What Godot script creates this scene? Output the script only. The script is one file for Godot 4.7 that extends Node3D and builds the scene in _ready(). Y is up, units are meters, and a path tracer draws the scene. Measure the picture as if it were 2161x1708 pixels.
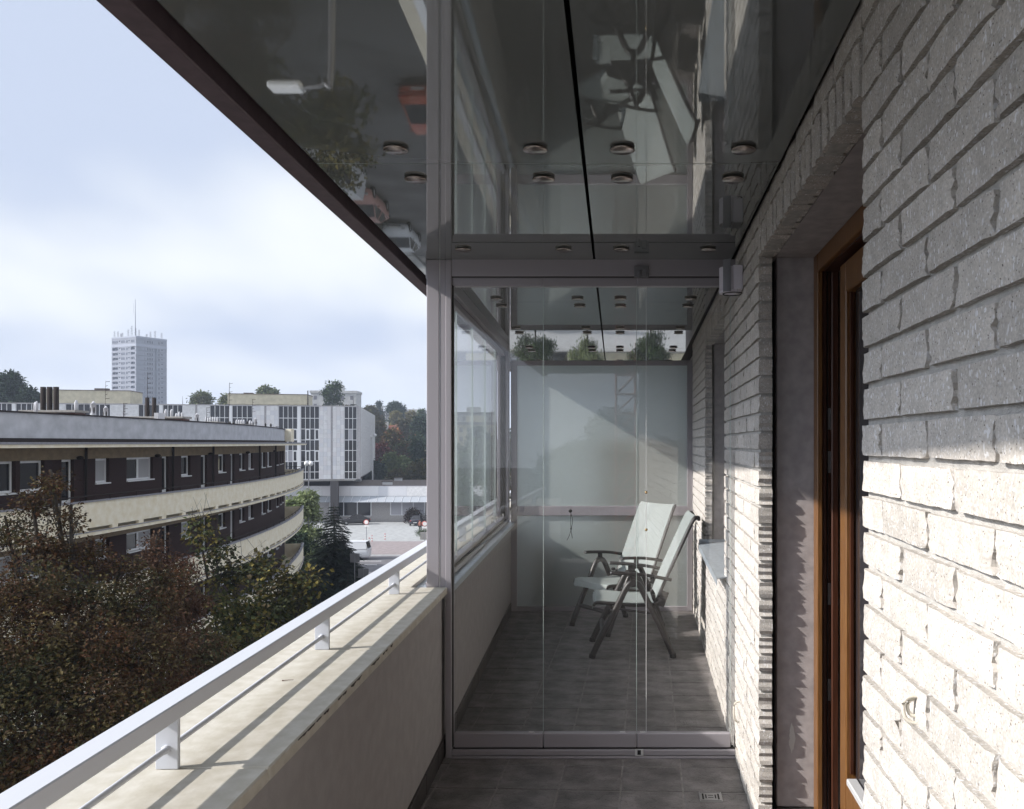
extends Node3D
# A glazed balcony above a street. World: x to the right, y up, -z away from the camera; the balcony floor is y = 0, the street y = GROUND.
const GROUND := -10.85
const PARAPET_TURN := 0.0254    # the parapet runs slightly to the left of the view axis
const WALL_TURN := -0.04        # the brick wall slightly to the right of it
const CEILING := 2.61

var M := {}
var rng := RandomNumberGenerator.new()
var names_used := {}

func _ready() -> void:
	rng.seed = 7
	camera_and_light()
	make_materials()
	build_ground()
	build_own_building()
	build_brick_walls()
	build_parapet()
	build_ceiling()
	build_glazing()
	build_door()
	build_curved_building()
	build_office()
	build_far_buildings()
	build_trees()
	build_furniture()
	build_small_things()
	build_street_things()

func camera_and_light() -> void:
	var cam := Camera3D.new()
	cam.name = "camera"
	cam.projection = Camera3D.PROJECTION_FRUSTUM    # a shift lens: verticals stay upright, the axis lies right of and below the centre
	cam.near = 0.05
	cam.far = 2000.0
	cam.size = 0.05 * 1708.0 / 1750.0
	cam.frustum_offset = Vector2(-209.5, 81.0) / 1750.0 * 0.05
	cam.position = Vector3(0, 1.65, 0)
	add_child(cam)
	cam.current = true
	var env := Environment.new()
	env.background_mode = Environment.BG_SKY
	env.sky = Sky.new()
	env.sky.sky_material = cloudy_sky()
	env.tonemap_mode = Environment.TONE_MAPPER_LINEAR
	env.tonemap_exposure = 2.85
	env.sdfgi_enabled = true
	env.ssao_enabled = true
	env.ssil_enabled = true
	env.fog_enabled = true
	env.fog_density = 0.00045
	env.fog_light_color = Color(0.86, 0.91, 1.0)
	var we := WorldEnvironment.new()
	we.name = "world_environment"
	we.environment = env
	add_child(we)
	var sun := DirectionalLight3D.new()
	sun.name = "sun"
	sun.light_energy = 0.72
	sun.light_color = Color(1.0, 0.975, 0.94)
	sun.light_angular_distance = 0.9
	sun.shadow_enabled = true
	add_child(sun)
	sun.look_at_from_position(Vector3.ZERO, Vector3(0.842, -0.508, -0.208), Vector3.UP)

func cloudy_sky() -> PanoramaSkyMaterial:
	# layers of cloud seen in perspective: noise laid out on a plane overhead, so that it draws out into streaks towards the horizon
	var w := 1024
	var h := 512
	var im := Image.create_empty(w, h, false, Image.FORMAT_RGBF)
	var a := FastNoiseLite.new()
	a.seed = 27
	a.noise_type = FastNoiseLite.TYPE_SIMPLEX_SMOOTH
	a.frequency = 0.62
	a.fractal_octaves = 5
	a.fractal_gain = 0.5
	var b := FastNoiseLite.new()
	b.seed = 127
	b.frequency = 0.21
	b.fractal_octaves = 3
	var sun_at := Vector3(-0.842, 0.508, 0.208).normalized()
	for j in h:
		var el := (0.5 - (j + 0.5) / h) * PI
		for i in w:
			var az := ((i + 0.5) / w) * TAU
			var y := maxf(sin(el), 0.0)
			var k := cos(el) / (y + 0.22)
			var px := sin(az) * k
			var pz := cos(az) * k
			var n: float = a.get_noise_2d(px * 1.1 + 0.4, pz * 0.75) * 1.25 + b.get_noise_2d(px, pz) * 0.9
			var t := clampf(0.60 + n * 0.82, 0.0, 1.0)
			t = t * t * (3.0 - 2.0 * t)
			t = lerpf(t, 0.62, clampf(1.0 - y / 0.12, 0.0, 1.0) * 0.6)
			var c := Color(0.218, 0.248, 0.312).lerp(Color(0.352, 0.366, 0.380), t)
			# thin cloud glows round the sun
			var dir := Vector3(sin(az) * cos(el), sin(el), -cos(az) * cos(el))
			var off := acos(clampf(dir.dot(sun_at), -1.0, 1.0)) / 0.33
			var glow := 1.0 + 7.5 * exp(-off * off)
			im.set_pixel(i, j, Color(c.r * glow, c.g * glow, c.b * lerpf(1.0, glow, 0.97)))
	var m := PanoramaSkyMaterial.new()
	m.panorama = ImageTexture.create_from_image(im)
	return m

# ---------------------------------------------------------------- naming
func numbered(called: String) -> String:
	var n: int = names_used.get(called, 0)
	names_used[called] = n + 1
	return called if n == 0 else "%s_%03d" % [called, n]

func tag(o: Node, label := "", category := "", group := "", kind := "") -> void:
	if label: o.set_meta("label", label)
	if category: o.set_meta("category", category)
	if group: o.set_meta("group", group)
	if kind: o.set_meta("kind", kind)

func thing(called: String, label: String, category: String, at := Vector3.ZERO, turn := 0.0, group := "") -> Node3D:
	var o := Node3D.new()
	o.name = numbered(called)
	add_child(o)
	o.position = at
	o.rotation.y = turn
	tag(o, label, category, group)
	return o

func setting(called: String, at := Vector3.ZERO, turn := 0.0) -> Node3D:
	var o := Node3D.new()
	o.name = numbered(called)
	add_child(o)
	o.position = at
	o.rotation.y = turn
	o.set_meta("kind", "structure")
	return o

func put(called: String, mesh: Mesh, m: Material, parent: Node, at := Vector3.ZERO) -> MeshInstance3D:
	var o := MeshInstance3D.new()
	o.mesh = mesh
	o.material_override = m
	if parent == self:
		o.name = numbered(called)
	else:
		var key := "%d/%s" % [parent.get_instance_id(), called]
		var n: int = names_used.get(key, 0)
		names_used[key] = n + 1
		o.name = called if n == 0 else "%s_%03d" % [called, n]
	o.position = at
	parent.add_child(o, true)
	return o

func obj(called: String, s: SurfaceTool, m: Material, parent: Node, at := Vector3.ZERO) -> MeshInstance3D:
	s.generate_normals()
	return put(called, s.commit(), m, parent, at)

func copy_of(o: Node3D, at: Vector3, turn: float, label := "") -> Node3D:
	var c: Node3D = o.duplicate()
	var stem_name := String(o.name)
	if stem_name.length() > 4 and stem_name[stem_name.length() - 4] == "_":
		stem_name = stem_name.substr(0, stem_name.length() - 4)
	c.name = numbered(stem_name)
	add_child(c)
	c.position = at
	c.rotation.y = turn
	if label: c.set_meta("label", label)
	return c

# ---------------------------------------------------------------- shapes
func mb() -> SurfaceTool:
	var s := SurfaceTool.new()
	s.begin(Mesh.PRIMITIVE_TRIANGLES)
	s.set_smooth_group(-1)
	return s

func tri(s: SurfaceTool, a: Vector3, b: Vector3, c: Vector3, out: Vector3) -> void:
	s.add_vertex(a)
	if (b - a).cross(c - a).dot(out) > 0.0:
		s.add_vertex(c)
		s.add_vertex(b)
	else:
		s.add_vertex(b)
		s.add_vertex(c)

func quad(s: SurfaceTool, a: Vector3, b: Vector3, c: Vector3, d: Vector3, out: Vector3) -> void:
	tri(s, a, b, c, out)
	tri(s, a, c, d, out)

func box(s: SurfaceTool, lo: Vector3, hi: Vector3, bev := 0.0, bs := Basis.IDENTITY, at := Vector3.ZERO) -> void:
	# a box between two corners, its edges chamfered by bev, then turned by bs and moved
	var c := (lo + hi) / 2.0
	var h := (hi - lo).abs() / 2.0
	bev = minf(bev, minf(h.x, minf(h.y, h.z)) * 0.9)
	for ax in 3:
		for sg in [-1.0, 1.0]:
			var u := (ax + 1) % 3
			var v := (ax + 2) % 3
			var p := []
			for k in [[-1.0, -1.0], [1.0, -1.0], [1.0, 1.0], [-1.0, 1.0]]:
				var q := Vector3.ZERO
				q[ax] = sg * h[ax]
				q[u] = k[0] * (h[u] - bev)
				q[v] = k[1] * (h[v] - bev)
				p.append(at + bs * (c + q))
			var n := Vector3.ZERO
			n[ax] = sg
			quad(s, p[0], p[1], p[2], p[3], bs * n)
	if bev <= 0.0:
		return
	for ax in 3:
		var u := (ax + 1) % 3
		var v := (ax + 2) % 3
		for su in [-1.0, 1.0]:
			for sv in [-1.0, 1.0]:
				var p := []
				for k in [[-1.0, 0], [1.0, 0], [1.0, 1], [-1.0, 1]]:
					var q := Vector3.ZERO
					q[ax] = k[0] * (h[ax] - bev)
					q[u] = su * (h[u] - (bev if k[1] == 1 else 0.0))
					q[v] = sv * (h[v] - (0.0 if k[1] == 1 else bev))
					p.append(at + bs * (c + q))
				var n := Vector3.ZERO
				n[u] = su
				n[v] = sv
				quad(s, p[0], p[1], p[2], p[3], bs * n)
	for sx in [-1.0, 1.0]:
		for sy in [-1.0, 1.0]:
			for sz in [-1.0, 1.0]:
				var p := []
				for ax in 3:
					var q := Vector3(sx * (h.x - bev), sy * (h.y - bev), sz * (h.z - bev))
					q[ax] = [sx, sy, sz][ax] * h[ax]
					p.append(at + bs * (c + q))
				tri(s, p[0], p[1], p[2], bs * Vector3(sx, sy, sz))

func one_box(called: String, lo: Vector3, hi: Vector3, m: Material, parent: Node, bev := 0.0) -> MeshInstance3D:
	var s := mb()
	box(s, lo, hi, bev)
	return obj(called, s, m, parent)

func prism(s: SurfaceTool, loop: Array, along: Vector3) -> void:
	# a convex loop of points pushed along a vector
	var mid := Vector3.ZERO
	for p in loop: mid += p
	mid /= loop.size()
	var n := loop.size()
	for i in n:
		var a: Vector3 = loop[i]
		var b: Vector3 = loop[(i + 1) % n]
		quad(s, a, b, b + along, a + along, (a + b) / 2.0 - mid)
		tri(s, mid, a, b, -along)
		tri(s, mid + along, a + along, b + along, along)

func tube(s: SurfaceTool, pts: Array, r0: float, r1 := -1.0, sides := 8, flat := 1.0, up := Vector3.UP) -> void:
	# a round rod through the points, thinning from r0 to r1; flat < 1 presses its section along up
	if r1 < 0.0: r1 = r0
	s.set_smooth_group(1)
	var n := pts.size()
	var rings := []
	for i in n:
		var d: Vector3 = (pts[mini(i + 1, n - 1)] - pts[maxi(i - 1, 0)]).normalized()
		var u := up if absf(d.dot(up)) < 0.95 else Vector3.RIGHT
		var x := d.cross(u).normalized()
		var y := x.cross(d).normalized()
		var r := lerpf(r0, r1, float(i) / maxf(n - 1, 1))
		var ring := []
		for k in sides:
			var a := TAU * k / sides
			ring.append(pts[i] + x * cos(a) * r + y * sin(a) * r * flat)
		rings.append(ring)
	for i in n - 1:
		for k in sides:
			var k2 := (k + 1) % sides
			quad(s, rings[i][k], rings[i][k2], rings[i + 1][k2], rings[i + 1][k], rings[i][k] + rings[i][k2] - pts[i] * 2.0)
	s.set_smooth_group(-1)
	for k in sides:
		var k2 := (k + 1) % sides
		tri(s, pts[0], rings[0][k], rings[0][k2], pts[0] - pts[1])
		tri(s, pts[n - 1], rings[n - 1][k], rings[n - 1][k2], pts[n - 1] - pts[n - 2])

func bend(pts: Array, steps := 5) -> Array:
	# a smooth path through the points
	var out := []
	var n := pts.size()
	for i in n - 1:
		var p0: Vector3 = pts[maxi(i - 1, 0)]
		var p3: Vector3 = pts[mini(i + 2, n - 1)]
		for k in steps:
			out.append(pts[i].cubic_interpolate(pts[i + 1], p0, p3, float(k) / steps))
	out.append(pts[n - 1])
	return out

func lathe(s: SurfaceTool, profile: Array, sides := 16, at := Vector3.ZERO, bs := Basis.IDENTITY, smooth := true) -> void:
	# [radius, height] pairs turned about y
	s.set_smooth_group(1 if smooth else -1)
	for i in profile.size() - 1:
		var a: Array = profile[i]
		var b: Array = profile[i + 1]
		for k in sides:
			var t := TAU * k / sides
			var t2 := TAU * (k + 1) / sides
			var out := Vector3((b[1] - a[1]) * cos((t + t2) / 2), a[0] - b[0], (b[1] - a[1]) * sin((t + t2) / 2))
			var p := at + bs * Vector3(a[0] * cos(t), a[1], a[0] * sin(t))
			var q := at + bs * Vector3(a[0] * cos(t2), a[1], a[0] * sin(t2))
			var q1 := at + bs * Vector3(b[0] * cos(t2), b[1], b[0] * sin(t2))
			var p1 := at + bs * Vector3(b[0] * cos(t), b[1], b[0] * sin(t))
			s.set_uv(Vector2(float(k) / sides, a[0]))
			if a[0] > 0.0: tri(s, p, q, q1, bs * out)
			if b[0] > 0.0: tri(s, p, q1, p1, bs * out)
	s.set_smooth_group(-1)

func ellipsoid(s: SurfaceTool, c: Vector3, r: Vector3, sides := 10, rows := 6) -> void:
	s.set_smooth_group(1)
	for i in rows:
		for k in sides:
			var p := []
			for e in [[i, k], [i, k + 1], [i + 1, k + 1], [i + 1, k]]:
				var th: float = PI * e[0] / rows
				var ph: float = TAU * e[1] / sides
				p.append(Vector3(sin(th) * cos(ph), cos(th), sin(th) * sin(ph)))
			var n: Vector3 = p[0] + p[1] + p[2] + p[3]
			if i > 0: tri(s, c + p[0] * r, c + p[1] * r, c + p[2] * r, n)
			if i < rows - 1: tri(s, c + p[0] * r, c + p[2] * r, c + p[3] * r, n)
	s.set_smooth_group(-1)

# ---------------------------------------------------------------- materials
func lin(r: float, g: float, b: float, a := 1.0) -> Color:
	var c := Color(r, g, b).linear_to_srgb()
	c.a = a
	return c

func noise_tex(freq: float, sd: int, lo: float, hi := 1.0, octaves := 4, size := 512, kind := FastNoiseLite.TYPE_SIMPLEX_SMOOTH, tint := Color.WHITE) -> NoiseTexture2D:
	var n := FastNoiseLite.new()
	n.seed = sd
	n.frequency = freq
	n.noise_type = kind
	n.fractal_octaves = octaves
	var t := NoiseTexture2D.new()
	t.width = size
	t.height = size
	t.seamless = true
	t.noise = n
	var g := Gradient.new()
	g.set_color(0, Color(lo * tint.r, lo * tint.g, lo * tint.b))
	g.set_color(1, Color(hi, hi, hi))
	t.color_ramp = g
	return t

func mat(color: Color, rough := 0.8, metal := 0.0, tex: Texture2D = null, scale := 1.0, bump: Texture2D = null, bump_cm := 0.1) -> StandardMaterial3D:
	var m := StandardMaterial3D.new()
	m.albedo_color = color
	m.roughness = rough
	m.metallic = metal
	if tex or bump:
		m.uv1_triplanar = true
		m.uv1_world_triplanar = true
		m.uv1_scale = Vector3.ONE * scale
	m.albedo_texture = tex
	if bump:
		m.heightmap_enabled = true
		m.heightmap_texture = bump
		m.heightmap_scale = bump_cm
	return m

func glass(tint := Color(1, 1, 1), alpha := 0.004) -> StandardMaterial3D:
	var m := StandardMaterial3D.new()
	m.albedo_color = Color(tint.r, tint.g, tint.b, alpha)
	m.transparency = BaseMaterial3D.TRANSPARENCY_ALPHA
	m.roughness = 0.0
	return m

func brick_images() -> Array:
	# split concrete stone: pale pebbles, dark pits and grit in a grey body; the second picture is its relief
	var w := 768
	var r := RandomNumberGenerator.new()
	r.seed = 3
	var n := FastNoiseLite.new()
	n.seed = 5
	n.frequency = 0.09
	n.fractal_octaves = 3
	var fine := n.get_seamless_image(w, w)
	n.frequency = 0.012
	n.seed = 8
	var broad := n.get_seamless_image(w, w)
	var col := Image.create_empty(w, w, false, Image.FORMAT_RGB8)
	var hgt := Image.create_empty(w, w, false, Image.FORMAT_RGB8)
	for j in w:
		for i in w:
			var f := fine.get_pixel(i, j).r - 0.5
			var g := broad.get_pixel(i, j).r - 0.5
			var sp := r.randf() - 0.5
			var v := 0.765 + f * 0.16 + g * 0.10 + sp * 0.07
			col.set_pixel(i, j, Color(v * 1.01, v * 0.985, v * 0.96))
			var z := 0.5 + f * 0.45 + sp * 0.12 + g * 0.25
			hgt.set_pixel(i, j, Color(z, z, z))
	for k in 2600:
		var cx := r.randi_range(0, w - 1)
		var cy := r.randi_range(0, w - 1)
		var big := r.randf()
		var rx := 1.0 + 2.6 * big * big * big + r.randf() * 0.8
		var ry := rx * r.randf_range(1.0, 2.2)
		var lum := r.randf_range(0.84, 0.95)
		var lean := r.randf_range(-0.5, 0.5)
		for dy in range(-int(ry) - 1, int(ry) + 2):
			for dx in range(-int(rx) - 2, int(rx) + 3):
				var e := pow((dx - dy * lean * 0.4) / rx, 2.0) + pow(dy / ry, 2.0)
				if e < 1.0:
					var at := Vector2i(posmod(cx + dx, w), posmod(cy + dy, w))
					col.set_pixelv(at, Color(lum * 0.985, lum * 0.985, lum))
					hgt.set_pixelv(at, Color.WHITE * (0.62 + 0.2 * (1.0 - e)))
	for k in 1500:
		var cx := r.randi_range(0, w - 1)
		var cy := r.randi_range(0, w - 1)
		var rr := r.randf_range(0.6, 1.9)
		var lum := r.randf_range(0.34, 0.56)
		for dy in range(-2, 3):
			for dx in range(-2, 3):
				if dx * dx + dy * dy < rr * rr:
					var at := Vector2i(posmod(cx + dx, w), posmod(cy + dy, w))
					col.set_pixelv(at, Color(lum, lum * 0.93, lum * 0.87))
					hgt.set_pixelv(at, Color.WHITE * 0.1)
	return [ImageTexture.create_from_image(col), ImageTexture.create_from_image(hgt)]

func slate_images() -> Array:
	# riven slate-look tile: short wavering ridges, mostly across the balcony
	var w := 512
	var n := FastNoiseLite.new()
	n.seed = 21
	n.noise_type = FastNoiseLite.TYPE_SIMPLEX_SMOOTH
	n.frequency = 0.016
	n.fractal_type = FastNoiseLite.FRACTAL_RIDGED
	n.fractal_octaves = 3
	n.domain_warp_enabled = true
	n.domain_warp_amplitude = 34.0
	n.domain_warp_frequency = 0.012
	var a := n.get_seamless_image(w, w)
	n.seed = 4
	n.fractal_type = FastNoiseLite.FRACTAL_FBM
	n.frequency = 0.007
	n.domain_warp_enabled = false
	var b := n.get_seamless_image(w, w)
	n.frequency = 0.12
	var c := n.get_seamless_image(w, w)
	var col := Image.create_empty(w, w, false, Image.FORMAT_RGB8)
	var hgt := Image.create_empty(w, w, false, Image.FORMAT_RGB8)
	for j in w:
		for i in w:
			var ri := a.get_pixel(i, j).r
			var bl := b.get_pixel(i, j).r
			var g := c.get_pixel(i, j).r
			var v := 0.80 + (bl - 0.5) * 0.34 + (g - 0.5) * 0.16 - maxf(ri - 0.72, 0.0) * 0.5
			col.set_pixel(i, j, Color(v, v * 0.985, v * 0.975))
			var z := clampf(0.5 + (bl - 0.5) * 0.5 + (g - 0.5) * 0.14 - maxf(ri - 0.6, 0.0) * 0.8, 0.0, 1.0)
			hgt.set_pixel(i, j, Color(z, z, z))
	return [ImageTexture.create_from_image(col), ImageTexture.create_from_image(hgt)]

func make_materials() -> void:
	var grain := noise_tex(0.12, 1, 0.82, 1.0, 3)
	var grain_h := noise_tex(0.16, 2, 0.0, 1.0, 3)
	var blot := noise_tex(0.012, 3, 0.74, 1.0, 5)
	var blot2 := noise_tex(0.02, 9, 0.84, 1.0, 6)
	var streak := noise_tex(0.03, 14, 0.86, 1.0, 5)
	var b := brick_images()
	M.brick = []
	for k in 5:
		var v: float = [0.95, 0.98, 1.0, 0.965, 0.93][k]
		M.brick.append(mat(Color(v, v * 0.995, v * 0.985), 0.95, 0.0, b[0], 1.0 / 0.55, b[1], 0.17))
	M.brick_end = mat(lin(0.62, 0.60, 0.57), 0.95, 0.0, b[0], 1.0 / 0.55, b[1], 0.05)
	M.mortar = mat(lin(0.52, 0.505, 0.48), 0.95, 0.0, blot2, 3.0, grain_h, 0.2)
	var sl := slate_images()
	M.tile = []
	for k in 4:
		var v: float = [0.215, 0.24, 0.225, 0.25][k]
		M.tile.append(mat(lin(v, v * 0.955, v * 0.965), 0.5, 0.0, sl[0], 1.0 / 0.62, sl[1], 0.5))
	M.grout = mat(lin(0.33, 0.31, 0.30), 0.9, 0.0, blot, 2.2)
	M.skirting = mat(lin(0.06, 0.055, 0.055), 0.5, 0.0, sl[0], 2.0, sl[1], 0.1)
	M.plaster = mat(lin(0.315, 0.298, 0.295), 0.95, 0.0, noise_tex(0.02, 19, 0.93, 1.0, 6), 0.9, grain_h, 0.12)
	M.reveal = mat(lin(0.47, 0.435, 0.44), 0.85, 0.0, blot2, 1.2, grain_h, 0.02)
	M.filler = mat(lin(0.55, 0.54, 0.52), 0.9)
	M.coping = mat(lin(0.515, 0.495, 0.45), 0.85, 0.0, noise_tex(0.016, 31, 0.89, 1.0, 6, 1024, FastNoiseLite.TYPE_SIMPLEX_SMOOTH, Color(1.0, 0.985, 0.95)), 0.9, grain_h, 0.03)
	M.white_metal = mat(lin(0.53, 0.55, 0.60), 0.38)
	M.alu = mat(lin(0.30, 0.283, 0.308), 0.42)
	M.alu_dark = mat(lin(0.12, 0.11, 0.115), 0.5, 0.2)
	M.alu_bright = mat(lin(0.62, 0.62, 0.63), 0.3, 0.2)
	M.rubber = mat(lin(0.014, 0.013, 0.013), 0.8)
	M.sill_metal = mat(lin(0.50, 0.56, 0.62), 0.35, 0.3, blot2, 2.0)
	M.fascia = mat(lin(0.105, 0.074, 0.086), 0.65, 0.0, blot2, 1.5)
	M.recess = mat(lin(0.012, 0.010, 0.010), 0.8)  # near-black: the shade inside the gaps is put into this colour
	M.pane = glass()
	M.glass_edge = mat(lin(0.50, 0.58, 0.56), 0.15)
	# the ceiling: dark back-painted glass with a half-mirror coating
	M.ceiling_glass = mat(lin(0.235, 0.25, 0.247), 0.02, 0.5)
	M.ceiling_glass.metallic_specular = 0.6
	M.ceiling_edge = mat(lin(0.30, 0.36, 0.33), 0.15)
	M.disc = mat(lin(0.40, 0.35, 0.325), 0.25, 1.0)
	M.disc.anisotropy_enabled = true
	M.disc.anisotropy = 0.75
	M.steel = mat(lin(0.45, 0.45, 0.46), 0.3, 0.9)
	M.frosted = StandardMaterial3D.new()
	M.frosted.albedo_color = lin(0.60, 0.66, 0.65, 0.32)
	M.frosted.refraction_enabled = true
	M.frosted.refraction_scale = 0.05
	M.frosted.roughness = 0.55
	var grainwood := noise_tex(0.02, 61, 0.72, 1.0, 4, 512, FastNoiseLite.TYPE_SIMPLEX_SMOOTH, Color(1.0, 0.93, 0.85))
	M.wood = mat(lin(0.22, 0.105, 0.035), 0.38, 0.0, grainwood, 1.0)
	M.wood.uv1_scale = Vector3(9, 0.55, 9)
	M.wood_red = mat(lin(0.085, 0.028, 0.013), 0.45, 0.0, grainwood, 1.0)
	M.wood_red.uv1_scale = Vector3(9, 0.55, 9)
	M.room_plaster = mat(lin(0.55, 0.53, 0.50), 0.9, 0.0, blot2, 0.8)
	M.chair_frame = mat(lin(0.022, 0.019, 0.019), 0.42)
	M.chair_fabric = mat(lin(0.29, 0.32, 0.315), 0.85, 0.0, noise_tex(0.25, 17, 0.93, 1.0, 2), 9.0)
	M.chair_fabric.backlight_enabled = true
	M.chair_fabric.backlight = Color(0.35, 0.35, 0.35)
	M.lamp_white = mat(lin(0.72, 0.69, 0.77), 0.5)
	M.cable = mat(lin(0.62, 0.58, 0.50), 0.5)
	M.bronze = mat(lin(0.32, 0.23, 0.12), 0.35, 0.8)
	M.cord = mat(lin(0.03, 0.028, 0.028), 0.8)
	# across the street
	M.cream = mat(lin(0.80, 0.755, 0.65), 0.9, 0.0, noise_tex(0.02, 77, 0.92, 1.0, 6, 512, FastNoiseLite.TYPE_SIMPLEX_SMOOTH, Color(1, 0.97, 0.9)), 0.22)
	M.cream_dull = mat(lin(0.30, 0.23, 0.15), 0.9, 0.0, blot2, 0.3)
	M.attic = mat(lin(0.52, 0.53, 0.57), 0.9, 0.0, blot2, 0.16, grain_h, 0.3)
	M.cap = mat(lin(0.26, 0.26, 0.30), 0.6, 0.0, streak, 0.6)
	M.brown_tile = mat(lin(0.042, 0.016, 0.017), 0.95, 0.0, noise_tex(0.05, 51, 0.62, 1.0, 3), 0.5)
	M.brown_pipe = mat(lin(0.020, 0.012, 0.011), 0.95, 0.0, blot, 0.8)
	M.brown_brick = mat(lin(0.085, 0.032, 0.026), 0.8, 0.0, blot, 0.8)
	M.window_white = mat(lin(0.70, 0.71, 0.74), 0.45)
	M.window_glass = mat(lin(0.020, 0.020, 0.024), 0.05)
	M.window_curtain = mat(lin(0.36, 0.36, 0.38), 0.8)
	M.stone = mat(lin(0.70, 0.705, 0.73), 0.85, 0.0, noise_tex(0.03, 88, 0.86, 1.0, 4, 512, FastNoiseLite.TYPE_CELLULAR), 0.16)
	M.stone_groove = mat(lin(0.42, 0.41, 0.43), 0.9, 0.0, blot2, 0.2)
	M.office_glass = mat(lin(0.022, 0.022, 0.028), 0.04)
	M.office_blind = mat(lin(0.34, 0.34, 0.38), 0.6)
	M.pillar_steel = mat(lin(0.055, 0.05, 0.053), 0.8)
	M.penthouse = mat(lin(0.52, 0.49, 0.38), 0.9, 0.0, blot2, 0.1)
	M.gravel_roof = mat(lin(0.17, 0.14, 0.125), 0.95, 0.0, blot, 0.3)
	M.grey_brick = mat(lin(0.40, 0.385, 0.385), 0.9, 0.0, blot2, 0.5)
	M.awning = mat(lin(0.40, 0.43, 0.48), 0.35, 0.0, streak, 0.5)
	M.tower = mat(lin(0.25, 0.265, 0.315), 0.9, 0.0, blot2, 0.03)
	M.tower_band = mat(lin(0.30, 0.32, 0.38), 0.9)
	M.tower_dark = mat(lin(0.13, 0.125, 0.145), 0.6)
	M.aerial = mat(lin(0.12, 0.11, 0.12), 0.7)
	M.far_white = mat(lin(0.50, 0.50, 0.50), 0.9, 0.0, blot2, 0.05)
	M.far_yellow = mat(lin(0.52, 0.49, 0.36), 0.9, 0.0, blot2, 0.05)
	M.red_roof = mat(lin(0.30, 0.11, 0.065), 0.9, 0.0, blot, 0.2)
	M.grey_roof = mat(lin(0.17, 0.17, 0.18), 0.7, 0.0, blot2, 0.2)
	M.asphalt = mat(lin(0.20, 0.196, 0.202), 0.9, 0.0, noise_tex(0.006, 91, 0.72, 1.0, 7, 1024), 0.05, grain_h, 0.4)
	M.cross_asphalt = mat(lin(0.15, 0.145, 0.16), 0.85, 0.0, blot2, 0.08)
	M.paver = mat(lin(0.38, 0.39, 0.40), 0.9, 0.0, noise_tex(0.02, 97, 0.84, 1.0, 6), 0.1)
	M.red_paver = mat(lin(0.285, 0.245, 0.25), 0.9, 0.0, blot2, 0.12)
	M.kerb = mat(lin(0.34, 0.34, 0.34), 0.9, 0.0, blot2, 0.5)
	M.soil = mat(lin(0.045, 0.042, 0.032), 0.95, 0.0, blot, 0.2)
	M.grass = mat(lin(0.055, 0.085, 0.03), 0.95, 0.0, blot, 0.15)
	M.paint = mat(lin(0.7, 0.7, 0.7), 0.7)
	M.bark = mat(lin(0.035, 0.028, 0.023), 0.95, 0.0, blot, 2.0, grain_h, 1.0)
	M.leaf = StandardMaterial3D.new()
	M.leaf.vertex_color_use_as_albedo = true
	M.leaf.roughness = 0.8
	M.leaf.metallic_specular = 0.25
	M.leaf.backlight_enabled = true
	M.leaf.backlight = Color(0.28, 0.28, 0.28)
	M.tyre = mat(lin(0.012, 0.012, 0.012), 0.85)
	M.rim = mat(lin(0.42, 0.42, 0.43), 0.35, 0.7)
	M.headlamp = mat(lin(0.55, 0.56, 0.58), 0.1, 0.2)
	M.tail = mat(lin(0.35, 0.02, 0.015), 0.2)
	M.plate = mat(lin(0.6, 0.6, 0.6), 0.5)
	M.sign_red = mat(lin(0.48, 0.05, 0.035), 0.5)
	M.sign_white = mat(lin(0.72, 0.72, 0.72), 0.5)
	M.sign_back = mat(lin(0.20, 0.20, 0.22), 0.55, 0.4)
	M.pole = mat(lin(0.22, 0.22, 0.24), 0.5, 0.5)
	M.yellow = mat(lin(0.42, 0.28, 0.05), 0.6)
	M.lamp_head = mat(lin(0.66, 0.67, 0.70), 0.3)
	M.concrete = mat(lin(0.30, 0.29, 0.28), 0.95, 0.0, blot2, 0.6, grain_h, 0.2)
	M.skin = mat(lin(0.35, 0.2, 0.14), 0.6)
	M.cloth_dark = mat(lin(0.05, 0.045, 0.05), 0.9)
	M.cloth_red = mat(lin(0.32, 0.12, 0.08), 0.9)
	M.cupboard = mat(lin(0.16, 0.075, 0.045), 0.6, 0.0, blot2, 1.0)
	M.formwork = mat(lin(0.42, 0.22, 0.045), 0.7, 0.0, blot, 0.6)
	M.tarp_blue = mat(lin(0.06, 0.11, 0.25), 0.6)
	M.mould = mat(lin(0.05, 0.042, 0.038), 0.95)
	M.crate = mat(lin(0.10, 0.10, 0.105), 0.7)
	M.hair = mat(lin(0.02, 0.015, 0.01), 0.8)
	M.mast = mat(lin(0.32, 0.07, 0.04), 0.6)

# ---------------------------------------------------------------- ground
func hill(d: float) -> float:
	return GROUND + 14.0 * smoothstep(185.0, 330.0, d)

func sheet(called: String, pts: Array, y: float, m: Material, kind := "structure") -> void:
	var s := mb()
	var loop := []
	for p in pts: loop.append(Vector3(p.x, y, -p.y))
	for i in range(1, loop.size() - 1): tri(s, loop[0], loop[i], loop[i + 1], Vector3.UP)
	obj(called, s, m, self).set_meta("kind", kind)

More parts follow.
